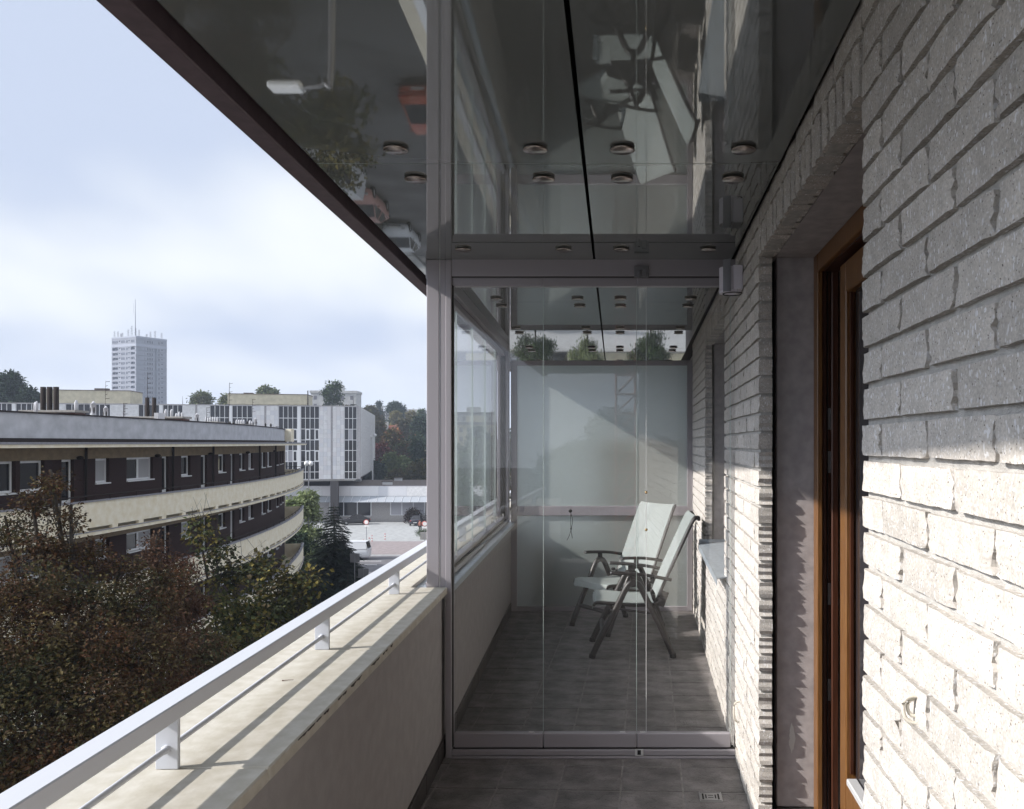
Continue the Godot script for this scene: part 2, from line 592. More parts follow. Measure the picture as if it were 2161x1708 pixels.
func build_ground() -> void:
	# one sheet out to the horizon: flat town ground that climbs to a wooded slope far behind
	var s := mb()
	s.set_smooth_group(1)
	var ds := [-400.0, -150.0, -60.0, 0.0, 60.0, 120.0, 160.0, 185.0, 205.0, 225.0, 245.0, 265.0, 285.0, 305.0, 330.0, 400.0, 600.0, 900.0, 1500.0]
	var xs := [-1400.0, -700.0, -400.0, -200.0, -100.0, 0.0, 100.0, 200.0, 500.0]
	for i in ds.size() - 1:
		for k in xs.size() - 1:
			quad(s, Vector3(xs[k], hill(ds[i]), -ds[i]), Vector3(xs[k + 1], hill(ds[i]), -ds[i]), Vector3(xs[k + 1], hill(ds[i + 1]), -ds[i + 1]), Vector3(xs[k], hill(ds[i + 1]), -ds[i + 1]), Vector3.UP)
	obj("ground", s, M.soil, self).set_meta("kind", "structure")
	sheet("street", [Vector2(-15.0, -60), Vector2(-3.5, -60), Vector2(-3.5, 70), Vector2(-15.0, 70)], GROUND + 0.008, M.asphalt)
	sheet("cross_street", [Vector2(-140, 74), Vector2(90, 74), Vector2(90, 93.6), Vector2(-140, 90)], GROUND + 0.012, M.cross_asphalt)
	sheet("junction", [Vector2(-15.0, 70), Vector2(-3.5, 70), Vector2(-3.5, 74), Vector2(-15.0, 74)], GROUND + 0.008, M.asphalt)
	sheet("parking_pavement", [Vector2(-90, 90), Vector2(70, 93), Vector2(70, 131), Vector2(-90, 131)], GROUND + 0.006, M.paver)
	sheet("red_pavement", [Vector2(-31.6, 105.2), Vector2(2, 105.2), Vector2(2, 93), Vector2(-27.6, 92.6)], GROUND + 0.018, M.red_paver)
	sheet("near_pavement", [Vector2(-20.0, 62), Vector2(-15.2, 62), Vector2(-15.2, 74), Vector2(-24.0, 74)], GROUND + 0.015, M.paver)
	for spec in [[-15.15, -60.0, 70.0], [-3.35, -60.0, 70.0]]:
		var k := mb()
		box(k, Vector3(spec[0] - 0.075, GROUND, -spec[2]), Vector3(spec[0] + 0.075, GROUND + 0.12, -spec[1]), 0.015)
		obj("kerb", k, M.kerb, self).set_meta("kind", "structure")
	sheet("house_pavement", [Vector2(-3.27, -60), Vector2(0.9, -60), Vector2(0.9, 70), Vector2(-3.27, 70)], GROUND + 0.10, M.paver)
	sheet("park_lawn", [Vector2(-50, 154), Vector2(20, 154), Vector2(20, 184), Vector2(-55, 184)], GROUND + 0.02, M.grass)
	sheet("park_path", [Vector2(-42, 172), Vector2(15, 176), Vector2(15, 178), Vector2(-42, 174)], GROUND + 0.05, M.paver)
	# painted dashes of the lanes on the cross street
	var dash := setting("road_markings")
	for row in [[87.6, 0.0], [84.9, 0.3], [82.2, 0.1]]:
		for k in 7:
			var x: float = -27.4 + row[1] + k * 5.4
			one_box("dash", Vector3(x, GROUND + 0.012, -row[0] - 0.09), Vector3(x + 3.1, GROUND + 0.018, -row[0] + 0.09), M.paint, dash)

# ---------------------------------------------------------------- the house the balcony belongs to
func build_own_building() -> void:
	var t := thing("own_house", "cream rendered house body behind and below the balcony with dark rooms", "house", Vector3(0, GROUND, 0))
	var g := -GROUND
	var s := mb()
	box(s, Vector3(3.4, 0, -14), Vector3(15, g + 9, 3.2))               # the mass behind the rooms
	box(s, Vector3(0.75, 0, -14), Vector3(3.4, g - 0.28, 3.2))          # storeys below
	box(s, Vector3(0.60, g + 2.95, -14), Vector3(3.4, g + 9, 3.2))      # storeys above
	obj("wall", s, M.cream, t)
	var f := mb()
	box(f, Vector3(-1.1, g - 0.27, -11.4), Vector3(3.4, g - 0.02, 3.2))
	obj("balcony_slab", f, M.concrete, t)
	var r := mb()
	box(r, Vector3(1.0, g - 0.02, -4.0), Vector3(3.4, g, -1.3))
	box(r, Vector3(3.3, g, -4.0), Vector3(3.4, g + 2.62, -1.3))
	box(r, Vector3(0.98, g, -4.15), Vector3(3.4, g + 2.62, -3.98))
	box(r, Vector3(0.95, g, -1.45), Vector3(3.4, g + 2.62, -1.3))
	box(r, Vector3(0.93, g + 2.55, -4.0), Vector3(3.4, g + 2.66, -1.3))
	obj("room_lining", r, M.room_plaster, t)
	# grey tiles, laid in the direction of the brick wall
	var fl := setting("balcony_floor", Vector3(0.477, 0, 0), WALL_TURN)
	one_box("grout_bed", Vector3(-1.95, -0.03, -11), Vector3(0.62, -0.0035, 2.8), M.grout, fl)
	var kinds := []
	for k in 6:
		var b := mb()
		var w := 0.2890 - 0.0008 * (k % 3)
		box(b, Vector3(-w / 2, -0.012, -w / 2), Vector3(w / 2, 0.0, w / 2), 0.0018)
		b.generate_normals()
		kinds.append(b.commit())
	for row in 37:
		var sd := -0.15 + row * 0.2995 + 0.016
		for col in 7:
			var x := 0.003 - col * 0.296
			var o := put("tile", kinds[rng.randi() % 6], M.tile[rng.randi() % 4], fl, Vector3(x - 0.148, rng.randf_range(-0.0006, 0.0006), -sd))
			o.rotation = Vector3(rng.randf_range(-0.0012, 0.0012), 0, rng.randf_range(-0.0012, 0.0012))

# ---------------------------------------------------------------- brick
func brick_mesh(length: float, height: float, depth: float, ns: int, ny: int, sd: int, ragged := 1.0) -> ArrayMesh:
	# one split-faced stone: the face (towards -x) uneven, the ends broken, top and bottom sawn nearly straight
	var r := RandomNumberGenerator.new()
	r.seed = sd
	var n := FastNoiseLite.new()
	n.seed = sd
	n.frequency = 9.0
	n.fractal_octaves = 3
	var s := mb()
	var g := []
	var end0 := []
	var end1 := []
	for j in ny + 1:
		end0.append(pow(r.randf(), 2.5) * 0.015 * ragged)
		end1.append(pow(r.randf(), 2.5) * 0.015 * ragged)
	for i in ns + 1:
		var col := []
		for j in ny + 1:
			var z := -length / 2 + length * i / ns
			var y := -height / 2 + height * j / ny
			var x := n.get_noise_2d(z, y + sd * 3.7) * 0.0030
			if j == 0 or j == ny:
				x += 0.0006
				y += r.randf_range(-0.0009, 0.0009) * ragged
			if i == 0:
				x += 0.003 + r.randf() * 0.004 * ragged
				z += end0[j]
			elif i == ns:
				x += 0.003 + r.randf() * 0.004 * ragged
				z -= end1[j]
			elif j > 0 and j < ny:
				z += r.randf_range(-0.25, 0.25) * length / ns
				y += r.randf_range(-0.25, 0.25) * height / ny
			col.append(Vector3(x, y, z))
		g.append(col)
	s.set_smooth_group(1)
	for i in ns:
		for j in ny:
			if (i + j) % 2:
				quad(s, g[i][j], g[i + 1][j], g[i + 1][j + 1], g[i][j + 1], Vector3.LEFT)
			else:
				quad(s, g[i + 1][j], g[i + 1][j + 1], g[i][j + 1], g[i][j], Vector3.LEFT)
	s.set_smooth_group(-1)
	var back := func(v: Vector3) -> Vector3: return Vector3(depth, v.y, v.z)
	for i in ns:
		quad(s, g[i][0], g[i + 1][0], back.call(g[i + 1][0]), back.call(g[i][0]), Vector3.DOWN)
		quad(s, g[i][ny], g[i + 1][ny], back.call(g[i + 1][ny]), back.call(g[i][ny]), Vector3.UP)
	for j in ny:
		quad(s, g[0][j], g[0][j + 1], back.call(g[0][j + 1]), back.call(g[0][j]), Vector3.FORWARD)
		quad(s, g[ns][j], g[ns][j + 1], back.call(g[ns][j + 1]), back.call(g[ns][j]), Vector3.BACK)
	s.generate_normals()
	return s.commit()

const COURSE := 0.078
const BRICK_H := 0.0640
const BRICK_L := 0.272

func course_y(k: int) -> float:
	return 1.617 + COURSE * k + 0.007 + BRICK_H / 2

func lay(spots: Array, from: float, to: float, k: int, header_first: bool, step: float) -> void:
	# spots of one course between two ends: [s of the middle, y, length]
	var s := from
	var first := true
	while (to - s) * step > 0.04:
		var p := 0.147 if first and header_first else BRICK_L
		if absf(to - s) < p + 0.06: p = absf(to - s)
		spots.append([s + step * p / 2, course_y(k), p])
		s += step * p
		first = false

func fill_wall(t: Node3D, spots: Array, singles: int, fine: bool) -> void:
	# the first bricks of the list as parts of their own, the rest joined in one part
	var long := []
	var short := []
	for k in 14: long.append(brick_mesh(BRICK_L - 0.011, BRICK_H, 0.06, 12 if fine else 7, 6 if fine else 4, 100 + k))
	for k in 8: short.append(brick_mesh(0.136, BRICK_H, 0.06, 7 if fine else 4, 6 if fine else 4, 200 + k))
	var rest := mb()
	var n := 0
	for q in spots:
		var is_long: bool = q[2] > 0.2
		var m: ArrayMesh = long[rng.randi() % 14] if is_long else short[rng.randi() % 8]
		var bs := Basis.from_euler(Vector3(rng.randf_range(-0.003, 0.003), rng.randf_range(-0.004, 0.004), rng.randf_range(-0.004, 0.004)))
		bs = bs.scaled_local(Vector3(1, 1 if rng.randf() < 0.5 else -1, (1 if rng.randf() < 0.5 else -1) * (q[2] - 0.003 - 0.007 * rng.randf() * rng.randf()) / (BRICK_L - 0.011 if is_long else 0.136)))
		if bs.determinant() < 0: bs = bs.scaled_local(Vector3(1, -1, 1))
		var xf := Transform3D(bs, Vector3(rng.randf_range(-0.002, 0.001), q[1] + rng.randf_range(-0.001, 0.001), -q[0]))
		if n < singles:
			var o := put("brick", m, M.brick[rng.randi() % 5], t)
			o.transform = xf
		else:
			rest.append_from(m, 0, xf)
		n += 1
	if n > singles:
		var o := put("further_brickwork", rest.commit(), M.brick[2], t)
		o.set_meta("kind", "stuff")

func rowlocks(t: Node3D, from: float, to: float) -> void:
	var kinds := []
	for k in 5: kinds.append(brick_mesh(0.0675, 0.12, 0.075, 3, 7, 300 + k, 0.8))
	var s := from + 0.039
	while s < to:
		var o := put("lintel_brick", kinds[rng.randi() % 5], M.brick[rng.randi() % 5], t, Vector3(rng.randf_range(-0.004, 0.003), 2.491 + rng.randf_range(-0.003, 0.003), -s))
		o.rotation.x = rng.randf_range(-0.012, 0.012)
		s += COURSE

func build_brick_walls() -> void:
	var a := thing("brick_wall", "near wall of pale split-faced brick right of the door, its lower half in sun", "brick wall", Vector3(0.477, 0, 0), WALL_TURN)
	one_box("mortar", Vector3(0.0135, -0.02, -1.815), Vector3(0.075, 2.66, 2.6), M.mortar, a)
	one_box("backing", Vector3(0.078, -0.02, -1.80), Vector3(0.46, 2.66, 2.6), M.reveal, a)
	var near := []
	var behind := []
	for k in range(-21, 13):
		var row := []
		lay(row, 1.83, -2.5, k, posmod(k, 2) == 0, -1.0)
		for q in row: (near if q[0] > 0.5 else behind).append(q)
	fill_wall(a, near + behind, near.size(), true)

	var b := thing("brick_wall", "far wall of pale split-faced brick between the door and the frosted screen", "brick wall", Vector3(0.477, 0, 0), WALL_TURN)
	var m := mb()
	box(m, Vector3(0.0135, -0.02, -8.3), Vector3(0.06, 0.83, -3.496))
	box(m, Vector3(0.0135, 0.83, -4.975), Vector3(0.06, 2.66, -3.496))
	box(m, Vector3(0.0135, 0.83, -8.3), Vector3(0.06, 2.66, -6.58))
	box(m, Vector3(0.0135, 2.55, -6.58), Vector3(0.06, 2.66, -4.975))
	box(m, Vector3(0.0135, 2.432, -6.6), Vector3(0.06, 2.55, -4.96))
	box(m, Vector3(0.0135, 2.432, -3.496), Vector3(0.06, 2.66, -1.815))
	obj("mortar", m, M.mortar, b)
	var w := mb()
	box(w, Vector3(0.062, -0.02, -11.2), Vector3(0.46, 0.83, -3.62))
	box(w, Vector3(0.079, 0.83, -4.96), Vector3(0.46, 2.66, -3.62))
	box(w, Vector3(0.079, 0.83, -11.2), Vector3(0.46, 2.66, -6.61))
	box(w, Vector3(0.062, 2.44, -6.61), Vector3(0.46, 2.66, -4.96))
	box(w, Vector3(0.062, 2.442, -3.62), Vector3(0.46, 2.66, -1.80))
	obj("backing", w, M.reveal, b)
	var first := []
	var then := []
	for k in range(-21, 13):
		var row := []
		if k <= -11:
			lay(row, 3.48, 8.26, k, posmod(k, 2) == 1, 1.0)
		elif k == 12:
			lay(row, 1.835, 8.26, k, false, 1.0)
		else:
			lay(row, 3.48, 4.985, k, posmod(k, 2) == 1, 1.0)
			lay(row, 6.57, 8.26, k, posmod(k, 2) == 1, 1.0)
		for q in row: (first if q[0] < 5.1 else then).append(q)
	first.sort_custom(func(p, q): return p[0] < q[0])
	then.sort_custom(func(p, q): return p[0] < q[0])
	fill_wall(b, first + then, 270, false)
	rowlocks(b, 1.86, 3.51)
	rowlocks(b, 4.97, 6.6)

	# the deep plastered reveal beside the door, with a shadow gap behind the brick and a dark tile at its foot
	var rv := thing("door_reveal", "grey plastered reveal beside the timber door with a pale filler patch", "wall panel", Vector3(0.477, 0, 0), WALL_TURN)
	one_box("plaster", Vector3(0.086, 0.105, -3.95), Vector3(0.46, 2.46, -3.527), M.reveal, rv, 0.003)
	one_box("skirting", Vector3(0.084, 0.0, -3.9), Vector3(0.46, 0.104, -3.515), M.skirting, rv, 0.002)
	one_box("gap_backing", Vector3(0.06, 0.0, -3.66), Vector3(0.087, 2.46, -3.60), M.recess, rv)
	one_box("reveal_ceiling", Vector3(0.079, 2.436, -3.6), Vector3(0.47, 2.441, -1.8), M.reveal, rv)
	var pat := mb()
	var rim := []
	for k in 26:
		var an := TAU * k / 26
		rim.append(Vector3(0.150 + cos(an) * (0.0125 + rng.randf_range(-0.004, 0.004)), 0.395 + sin(an) * (0.058 + rng.randf_range(-0.012, 0.012)), -3.527))
	prism(pat, rim, Vector3(0, 0, 0.0012))
	obj("filler_patch", pat, M.filler, rv)

	# the far window: only its reveal, frame edge and metal sill show
	var win := thing("window", "far window in the brick wall with a dark frame and a projecting metal sill", "window", Vector3(0.477, 0, 0), WALL_TURN)
	one_box("reveal_lining", Vector3(0.088, 0.86, -6.66), Vector3(0.23, 2.43, -6.605), M.reveal, win)
	var fr := mb()
	box(fr, Vector3(0.19, 0.86, -6.604), Vector3(0.25, 2.43, -6.53), 0.004)
	box(fr, Vector3(0.19, 0.86, -5.04), Vector3(0.25, 2.43, -4.965), 0.004)
	box(fr, Vector3(0.19, 0.86, -6.53), Vector3(0.25, 0.93, -5.04), 0.004)
	box(fr, Vector3(0.19, 2.36, -6.53), Vector3(0.25, 2.43, -5.04), 0.004)
	obj("frame", fr, M.wood_red, win)
	one_box("pane", Vector3(0.215, 0.93, -6.53), Vector3(0.222, 2.36, -5.04), M.window_glass, win)
	var sl := mb()
	prism(sl, [Vector3(-0.052, 0.862, -6.5), Vector3(0.19, 0.884, -6.5), Vector3(0.19, 0.876, -6.5), Vector3(-0.05, 0.856, -6.5)], Vector3(0, 0, 1.66))
	box(sl, Vector3(-0.055, 0.818, -6.5), Vector3(-0.052, 0.863, -4.84))
	box(sl, Vector3(-0.05, 0.835, -6.503), Vector3(0.19, 0.895, -6.5))
	obj("sill", sl, M.sill_metal, win)

# ---------------------------------------------------------------- parapet, coping, handrail
func build_parapet() -> void:
	var t := thing("parapet", "rendered balcony parapet with sandstone coping along the street side", "parapet", Vector3(-0.776, 0, 0), PARAPET_TURN)
	one_box("render", Vector3(-0.33, -0.6, -11.2), Vector3(0.0, 0.858, 2.8), M.plaster, t, 0.004)
	var at := -2.51
	while at < 4.2:
		var to := minf(at + 1.11, 4.345)
		if at < -2.6 + 0.2: to = at + 1.11
		one_box("coping_slab", Vector3(-0.385, 0.858, -to + 0.003), Vector3(0.028, 0.894, -at - 0.003), M.coping, t, 0.004)
		at += 1.11
	# black mould along the inner arris of the coping
	for k in 16:
		var z := -2.15 - k * 0.065 + rng.randf_range(-0.02, 0.02)
		if k in [4, 9, 10]: continue
		var st := mb()
		var loop := []
		var l := rng.randf_range(0.03, 0.075)
		for i in 9:
			var a := PI * i / 8
			loop.append(Vector3(0.0282, 0.8905 - sin(a) * rng.randf_range(0.003, 0.011), z + cos(a) * l / 2))
		prism(st, loop, Vector3(0.0006, 0, 0))
		obj("mould_stain", st, M.mould, t)
	one_box("joint_filler", Vector3(-0.38, 0.858, -4.34), Vector3(0.022, 0.888, 2.5), M.cord, t)
	var s := -2.4
	while s < 8.0:
		one_box("skirting", Vector3(-0.001, 0.0, -s - 0.296), Vector3(0.011, 0.098, -s), M.skirting, t, 0.002)
		s += 0.299
	# inside the glazed part the parapet carries a metal sill
	one_box("inner_sill", Vector3(-0.30, 0.8585, -8.3), Vector3(0.028, 0.872, -4.40), M.sill_metal, t, 0.003)
	one_box("sill_lip", Vector3(0.0281, 0.838, -8.3), Vector3(0.031, 0.871, -4.40), M.sill_metal, t)
	one_box("outer_coping", Vector3(-0.385, 0.873, -11.2), Vector3(-0.16, 0.894, -4.36), M.coping, t, 0.004)

	var h := thing("handrail", "white painted metal handrail on flat posts above the parapet coping", "railing", Vector3(-0.776, 0.894, 0), PARAPET_TURN)
	one_box("rail", Vector3(-0.234, 0.116, -11.0), Vector3(-0.174, 0.157, 2.6), M.white_metal, h, 0.003)
	for k in range(-3, 9):
		var z := -(1.93 + 1.11 * k)
		one_box("post", Vector3(-0.230, 0.0, z - 0.006), Vector3(-0.178, 0.116, z + 0.006), M.white_metal, h, 0.0015)
		if k < 8:
			var r := mb()
			tube(r, [Vector3(-0.204, 0.047, z - 0.007), Vector3(-0.204, 0.047, z - 1.103)], 0.0075, 0.0075, 10)
			obj("rod", r, M.white_metal, h)
			var c := mb()
			lathe(c, [[0.0, 0.010], [0.010, 0.008], [0.0105, 0.0]], 10, Vector3(-0.204, 0.047, z + 0.006), Basis(Vector3.RIGHT, PI / 2))
			obj("rod_cap", c, M.white_metal, h)

# ---------------------------------------------------------------- ceiling
func build_ceiling() -> void:
	var c := setting("balcony_ceiling")
	var sb := mb()
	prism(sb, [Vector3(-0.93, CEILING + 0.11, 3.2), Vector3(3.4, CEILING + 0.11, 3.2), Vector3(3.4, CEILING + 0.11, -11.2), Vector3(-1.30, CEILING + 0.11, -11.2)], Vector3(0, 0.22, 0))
	obj("slab", sb, M.recess, c)  # slab coloured near-black so the slots below it look dark
	var edges := [-2.75, -1.35, 0.05, 1.45, 2.85, 4.25, 5.65, 7.06, 8.46, 9.86, 11.1]
	for i in edges.size() - 1:
		var d0: float = edges[i] + 0.0025
		var d1: float = edges[i + 1] - 0.0025
		for side in 2:
			var xa := [-0.937 - 0.0266 * d0, -0.937 - 0.0266 * d1] if side == 0 else [-0.097 + 0.0035 * d0, -0.097 + 0.0035 * d1]
			var xb := [-0.110 + 0.0035 * d0, -0.110 + 0.0035 * d1] if side == 0 else [0.478 + 0.0345 * d0, 0.478 + 0.0345 * d1]
			var s := mb()
			prism(s, [Vector3(xa[0], CEILING, -d0), Vector3(xb[0], CEILING, -d0), Vector3(xb[1], CEILING, -d1), Vector3(xa[1], CEILING, -d1)], Vector3(0, 0.010, 0))
			obj("glass_panel", s, M.ceiling_glass, c)
			var e := mb()
			prism(e, [Vector3(xa[1], CEILING + 0.001, -d1), Vector3(xb[1], CEILING + 0.001, -d1), Vector3(xb[1], CEILING + 0.001, -d1 - 0.005), Vector3(xa[1], CEILING + 0.001, -d1 - 0.005)], Vector3(0, 0.009, 0))
			obj("panel_edge", e, M.ceiling_edge, c)
	var disc := mb()
	lathe(disc, [[0.0, -0.0085], [0.0365, -0.008], [0.040, -0.006], [0.040, 0.0], [0.030, 0.0], [0.030, 0.010]], 40)
	disc.generate_normals()
	var dm := disc.commit()
	for e in edges.slice(1, 10):
		for off in [-0.155, 0.15]:
			var d: float = e + off
			for x in [-0.643 - 0.0215 * d, -0.27 + 0.0085 * d, 0.012 + 0.009 * d, 0.337 + 0.0345 * d]:
				put("fixing_disc", dm, M.disc, c, Vector3(x, CEILING - 0.004, -d))
	# the edge of the slab: a shadow gap, then a brown painted steel angle
	var f := thing("edge_beam", "dark brown steel edge beam along the outer rim of the balcony ceiling", "beam", Vector3(-1.0, CEILING, 0), 0.0266)
	one_box("angle", Vector3(-0.073, 0.0, -11.2), Vector3(0.0, 0.33, 3.2), M.fascia, f, 0.004)
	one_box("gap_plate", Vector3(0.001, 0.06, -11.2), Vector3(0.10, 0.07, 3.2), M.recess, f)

# ---------------------------------------------------------------- glazing
func build_glazing() -> void:
	var z := -4.34
	var t := thing("folding_glass_screen", "clear folding glass screen of three frameless leaves across the balcony", "glass screen", Vector3(0, 0, z))
	var hd := mb()
	box(hd, Vector3(-0.836, 2.523, -0.06), Vector3(0.665, 2.612, 0.0), 0.002)
	box(hd, Vector3(-0.836, 2.480, -0.055), Vector3(0.665, 2.519, -0.012), 0.002)
	obj("header", hd, M.alu, t)
	one_box("header_seal", Vector3(-0.836, 2.517, -0.05), Vector3(0.665, 2.525, -0.008), M.rubber, t)
	var cuts := [-0.826, -0.357, 0.134, 0.628]
	for k in 3:
		var a: float = cuts[k] + 0.0012
		var b: float = cuts[k + 1] - 0.0012
		one_box("pane", Vector3(a, 0.120, -0.036), Vector3(b, 2.478, -0.026), M.pane, t)
		var e := mb()
		box(e, Vector3(b - 0.0005, 0.120, -0.0365), Vector3(b + 0.0012, 2.478, -0.0255))
		obj("polished_edge", e, M.glass_edge, t)
		one_box("sash_top", Vector3(a, 2.472, -0.050), Vector3(b, 2.516, -0.010), M.alu, t, 0.003)
		one_box("sash_bottom", Vector3(a, 0.050, -0.050), Vector3(b, 0.125, -0.010), M.alu, t, 0.004)
	var tr := mb()
	box(tr, Vector3(-0.836, 0.012, -0.075), Vector3(0.650, 0.043, 0.003), 0.004)
	box(tr, Vector3(-0.836, 0.0, -0.09), Vector3(0.650, 0.010, 0.012), 0.002)
	obj("floor_track", tr, M.alu, t)
	one_box("track_slot", Vector3(-0.83, 0.043, -0.055), Vector3(0.645, 0.049, -0.012), M.rubber, t)
	var la := mb()
	box(la, Vector3(0.120, 2.515, 0.0), Vector3(0.196, 2.575, 0.014), 0.002)
	box(la, Vector3(0.137, 2.508, 0.014), Vector3(0.150, 2.548, 0.028), 0.002)
	box(la, Vector3(0.158, 2.512, 0.014), Vector3(0.184, 2.556, 0.020), 0.002)
	obj("top_latch", la, M.sign_back, t)
	var lb := mb()
	box(lb, Vector3(0.124, 0.013, 0.003), Vector3(0.168, 0.048, 0.008), 0.001)
	obj("bottom_latch", lb, M.alu_bright, t)
	one_box("latch_hole", Vector3(0.137, 0.020, 0.008), Vector3(0.155, 0.044, 0.0095), M.rubber, t)
	for x in [-0.42, 0.06, 0.165]:
		one_box("glass_clip", Vector3(x - 0.014, 0.124, -0.025), Vector3(x + 0.014, 0.131, -0.020), M.alu_bright, t)

	var col := thing("corner_post", "grey aluminium corner post standing on the coping beside the glass screen", "post", Vector3(0, 0, z))
	one_box("outer_profile", Vector3(-0.967, 0.894, -0.11), Vector3(-0.901, 2.61, 0.0), M.alu, col, 0.003)
	one_box("bright_bead", Vector3(-0.9008, 0.894, -0.10), Vector3(-0.8975, 2.61, -0.004), M.alu_bright, col)
	one_box("inner_profile", Vector3(-0.8972, 0.894, -0.11), Vector3(-0.869, 2.61, -0.003), M.alu, col, 0.002)
	one_box("jamb", Vector3(-0.8675, 0.0, -0.085), Vector3(-0.8365, 2.61, 0.004), M.alu, col, 0.003)
	one_box("jamb_seal", Vector3(-0.8363, 0.05, -0.05), Vector3(-0.834, 2.52, -0.012), M.rubber, col)

	# glazing on the parapet, along the street side
	var g := thing("street_side_glazing", "row of clear glass leaves standing on the parapet inside the glazed balcony", "glass screen", Vector3(-0.855, 0, 0), PARAPET_TURN)
	var fr := mb()
	box(fr, Vector3(-0.03, 0.873, -8.2), Vector3(0.055, 0.900, -4.46), 0.003)
	box(fr, Vector3(-0.02, 0.900, -8.2), Vector3(0.028, 0.935, -4.46), 0.003)
	obj("bottom_track", fr, M.alu, g)
	one_box("track_groove", Vector3(0.0285, 0.9005, -8.2), Vector3(0.040, 0.910, -4.46), M.rubber, g)
	var tp := mb()
	box(tp, Vector3(-0.03, 2.535, -8.2), Vector3(0.055, 2.612, -4.46), 0.003)
	box(tp, Vector3(-0.02, 2.490, -8.2), Vector3(0.028, 2.531, -4.46), 0.003)
	obj("top_track", tp, M.alu, g)
	one_box("top_seal", Vector3(-0.015, 2.530, -8.2), Vector3(0.024, 2.536, -4.46), M.rubber, g)
	var at := [4.47, 5.27, 5.99, 6.71, 7.42, 8.06]
	for k in 5:
		one_box("pane", Vector3(-0.001, 0.93, -at[k + 1] + 0.002), Vector3(0.009, 2.495, -at[k] - 0.002), M.pane, g)
		one_box("polished_edge", Vector3(-0.0012, 0.93, -at[k + 1] - 0.0002), Vector3(0.0092, 2.495, -at[k + 1] + 0.0018), M.glass_edge, g)
		one_box("handle_clip", Vector3(0.0095, 0.94, -at[k + 1] + 0.03), Vector3(0.018, 0.965, -at[k + 1] + 0.05), M.alu_bright, g)
	one_box("end_post", Vector3(-0.05, 0.873, -8.19), Vector3(0.06, 2.61, -8.06), M.alu, g, 0.003)
	one_box("end_seal", Vector3(-0.02, 0.93, -8.061), Vector3(0.03, 2.50, -8.052), M.rubber, g)

	# frosted screen towards the neighbour
	var p := thing("frosted_partition", "aluminium framed frosted glass screen closing the far end of the balcony", "partition", Vector3(0, 0, -8.13))
	var q := mb()
	box(q, Vector3(-0.985, 0.0, -0.05), Vector3(-0.925, 2.46, 0.0), 0.003)
	box(q, Vector3(0.745, 0.0, -0.05), Vector3(0.795, 2.46, 0.0), 0.003)
	box(q, Vector3(-0.925, 2.41, -0.049), Vector3(0.745, 2.459, -0.001), 0.003)
	box(q, Vector3(-0.925, 0.935, -0.049), Vector3(0.745, 1.03, -0.001), 0.003)
	box(q, Vector3(-0.925, 0.0, -0.049), Vector3(0.745, 0.045, -0.001), 0.003)
	obj("frame", q, M.alu, p)
	one_box("upper_panel", Vector3(-0.926, 1.028, -0.034), Vector3(0.746, 2.412, -0.024), M.frosted, p)
	one_box("lower_panel", Vector3(-0.926, 0.043, -0.034), Vector3(0.746, 0.937, -0.024), M.frosted, p)

# ---------------------------------------------------------------- door
func build_door() -> void:
	var t := thing("timber_door", "varnished timber balcony door standing ajar in its frame beside the reveal", "door", Vector3(0.477, 0, 0), WALL_TURN)
	var f := mb()
	box(f, Vector3(0.240, 0.0, -3.526), Vector3(0.262, 2.436, -3.450), 0.003)
	box(f, Vector3(0.240, 2.36, -3.450), Vector3(0.262, 2.436, -1.84), 0.003)
	obj("frame", f, M.wood, t)
	var g := mb()
	box(g, Vector3(0.2622, 0.0, -3.526), Vector3(0.283, 2.43, -3.462), 0.004)
	box(g, Vector3(0.2832, 0.0, -3.526), Vector3(0.300, 2.43, -3.474), 0.004)
	box(g, Vector3(0.3002, 0.0, -3.526), Vector3(0.330, 2.43, -3.455), 0.004)
	box(g, Vector3(0.2622, 2.36, -3.455), Vector3(0.330, 2.43, -1.84), 0.004)
	obj("rebate", g, M.wood_red, t)
	one_box("gasket", Vector3(0.2835, 0.0, -3.4735), Vector3(0.288, 2.40, -3.470), M.rubber, t)
	for y in [0.62, 1.02, 1.57, 1.75]:
		one_box("strike_plate", Vector3(0.286, y - 0.045, -3.4735), Vector3(0.299, y + 0.045, -3.471), M.steel, t)
	var leaf := mb()
	box(leaf, Vector3(0.285, 0.05, -3.245), Vector3(0.345, 2.34, -3.155), 0.005)
	box(leaf, Vector3(0.285, 0.05, -3.1545), Vector3(0.345, 0.20, -1.95), 0.005)
	box(leaf, Vector3(0.286, 0.203, -3.1545), Vector3(0.344, 0.375, -1.95), 0.005)
	box(leaf, Vector3(0.285, 2.22, -3.1545), Vector3(0.345, 2.34, -1.95), 0.005)
	box(leaf, Vector3(0.285, 0.05, -1.9495), Vector3(0.345, 2.34, -1.83), 0.005)
	obj("leaf", leaf, M.wood, t)
	one_box("leaf_glass", Vector3(0.312, 0.37, -3.105), Vector3(0.322, 2.225, -1.945), M.window_glass, t)
	one_box("weather_bar", Vector3(0.272, 0.38, -3.09), Vector3(0.312, 0.405, -1.95), M.alu_bright, t, 0.004)
	one_box("glass_bead", Vector3(0.300, 0.40, -3.1545), Vector3(0.311, 2.22, -3.138), M.wood_red, t)
	one_box("threshold", Vector3(0.240, 0.0, -3.415), Vector3(0.35, 0.028, -1.84), M.alu, t, 0.004)

# ---------------------------------------------------------------- curved gallery building across the street
const CB := Vector3(-20.0, GROUND, -35.0)

func curve_at(d: float) -> Array:
	# the line of the balcony fronts: [point (x, depth), outward normal]
	var k := maxf(d - 30.0, 0.0)
	var m := -0.011 * k
	var n := Vector2(1.0, -m).normalized()
	return [Vector2(-17.4 - 0.0055 * k * k, d), n]

func curve_point(d: float, u: float, y: float) -> Vector3:
	var c := curve_at(d)
	var p: Vector2 = c[0] + c[1] * u
	return Vector3(p.x, y, -p.y) - CB

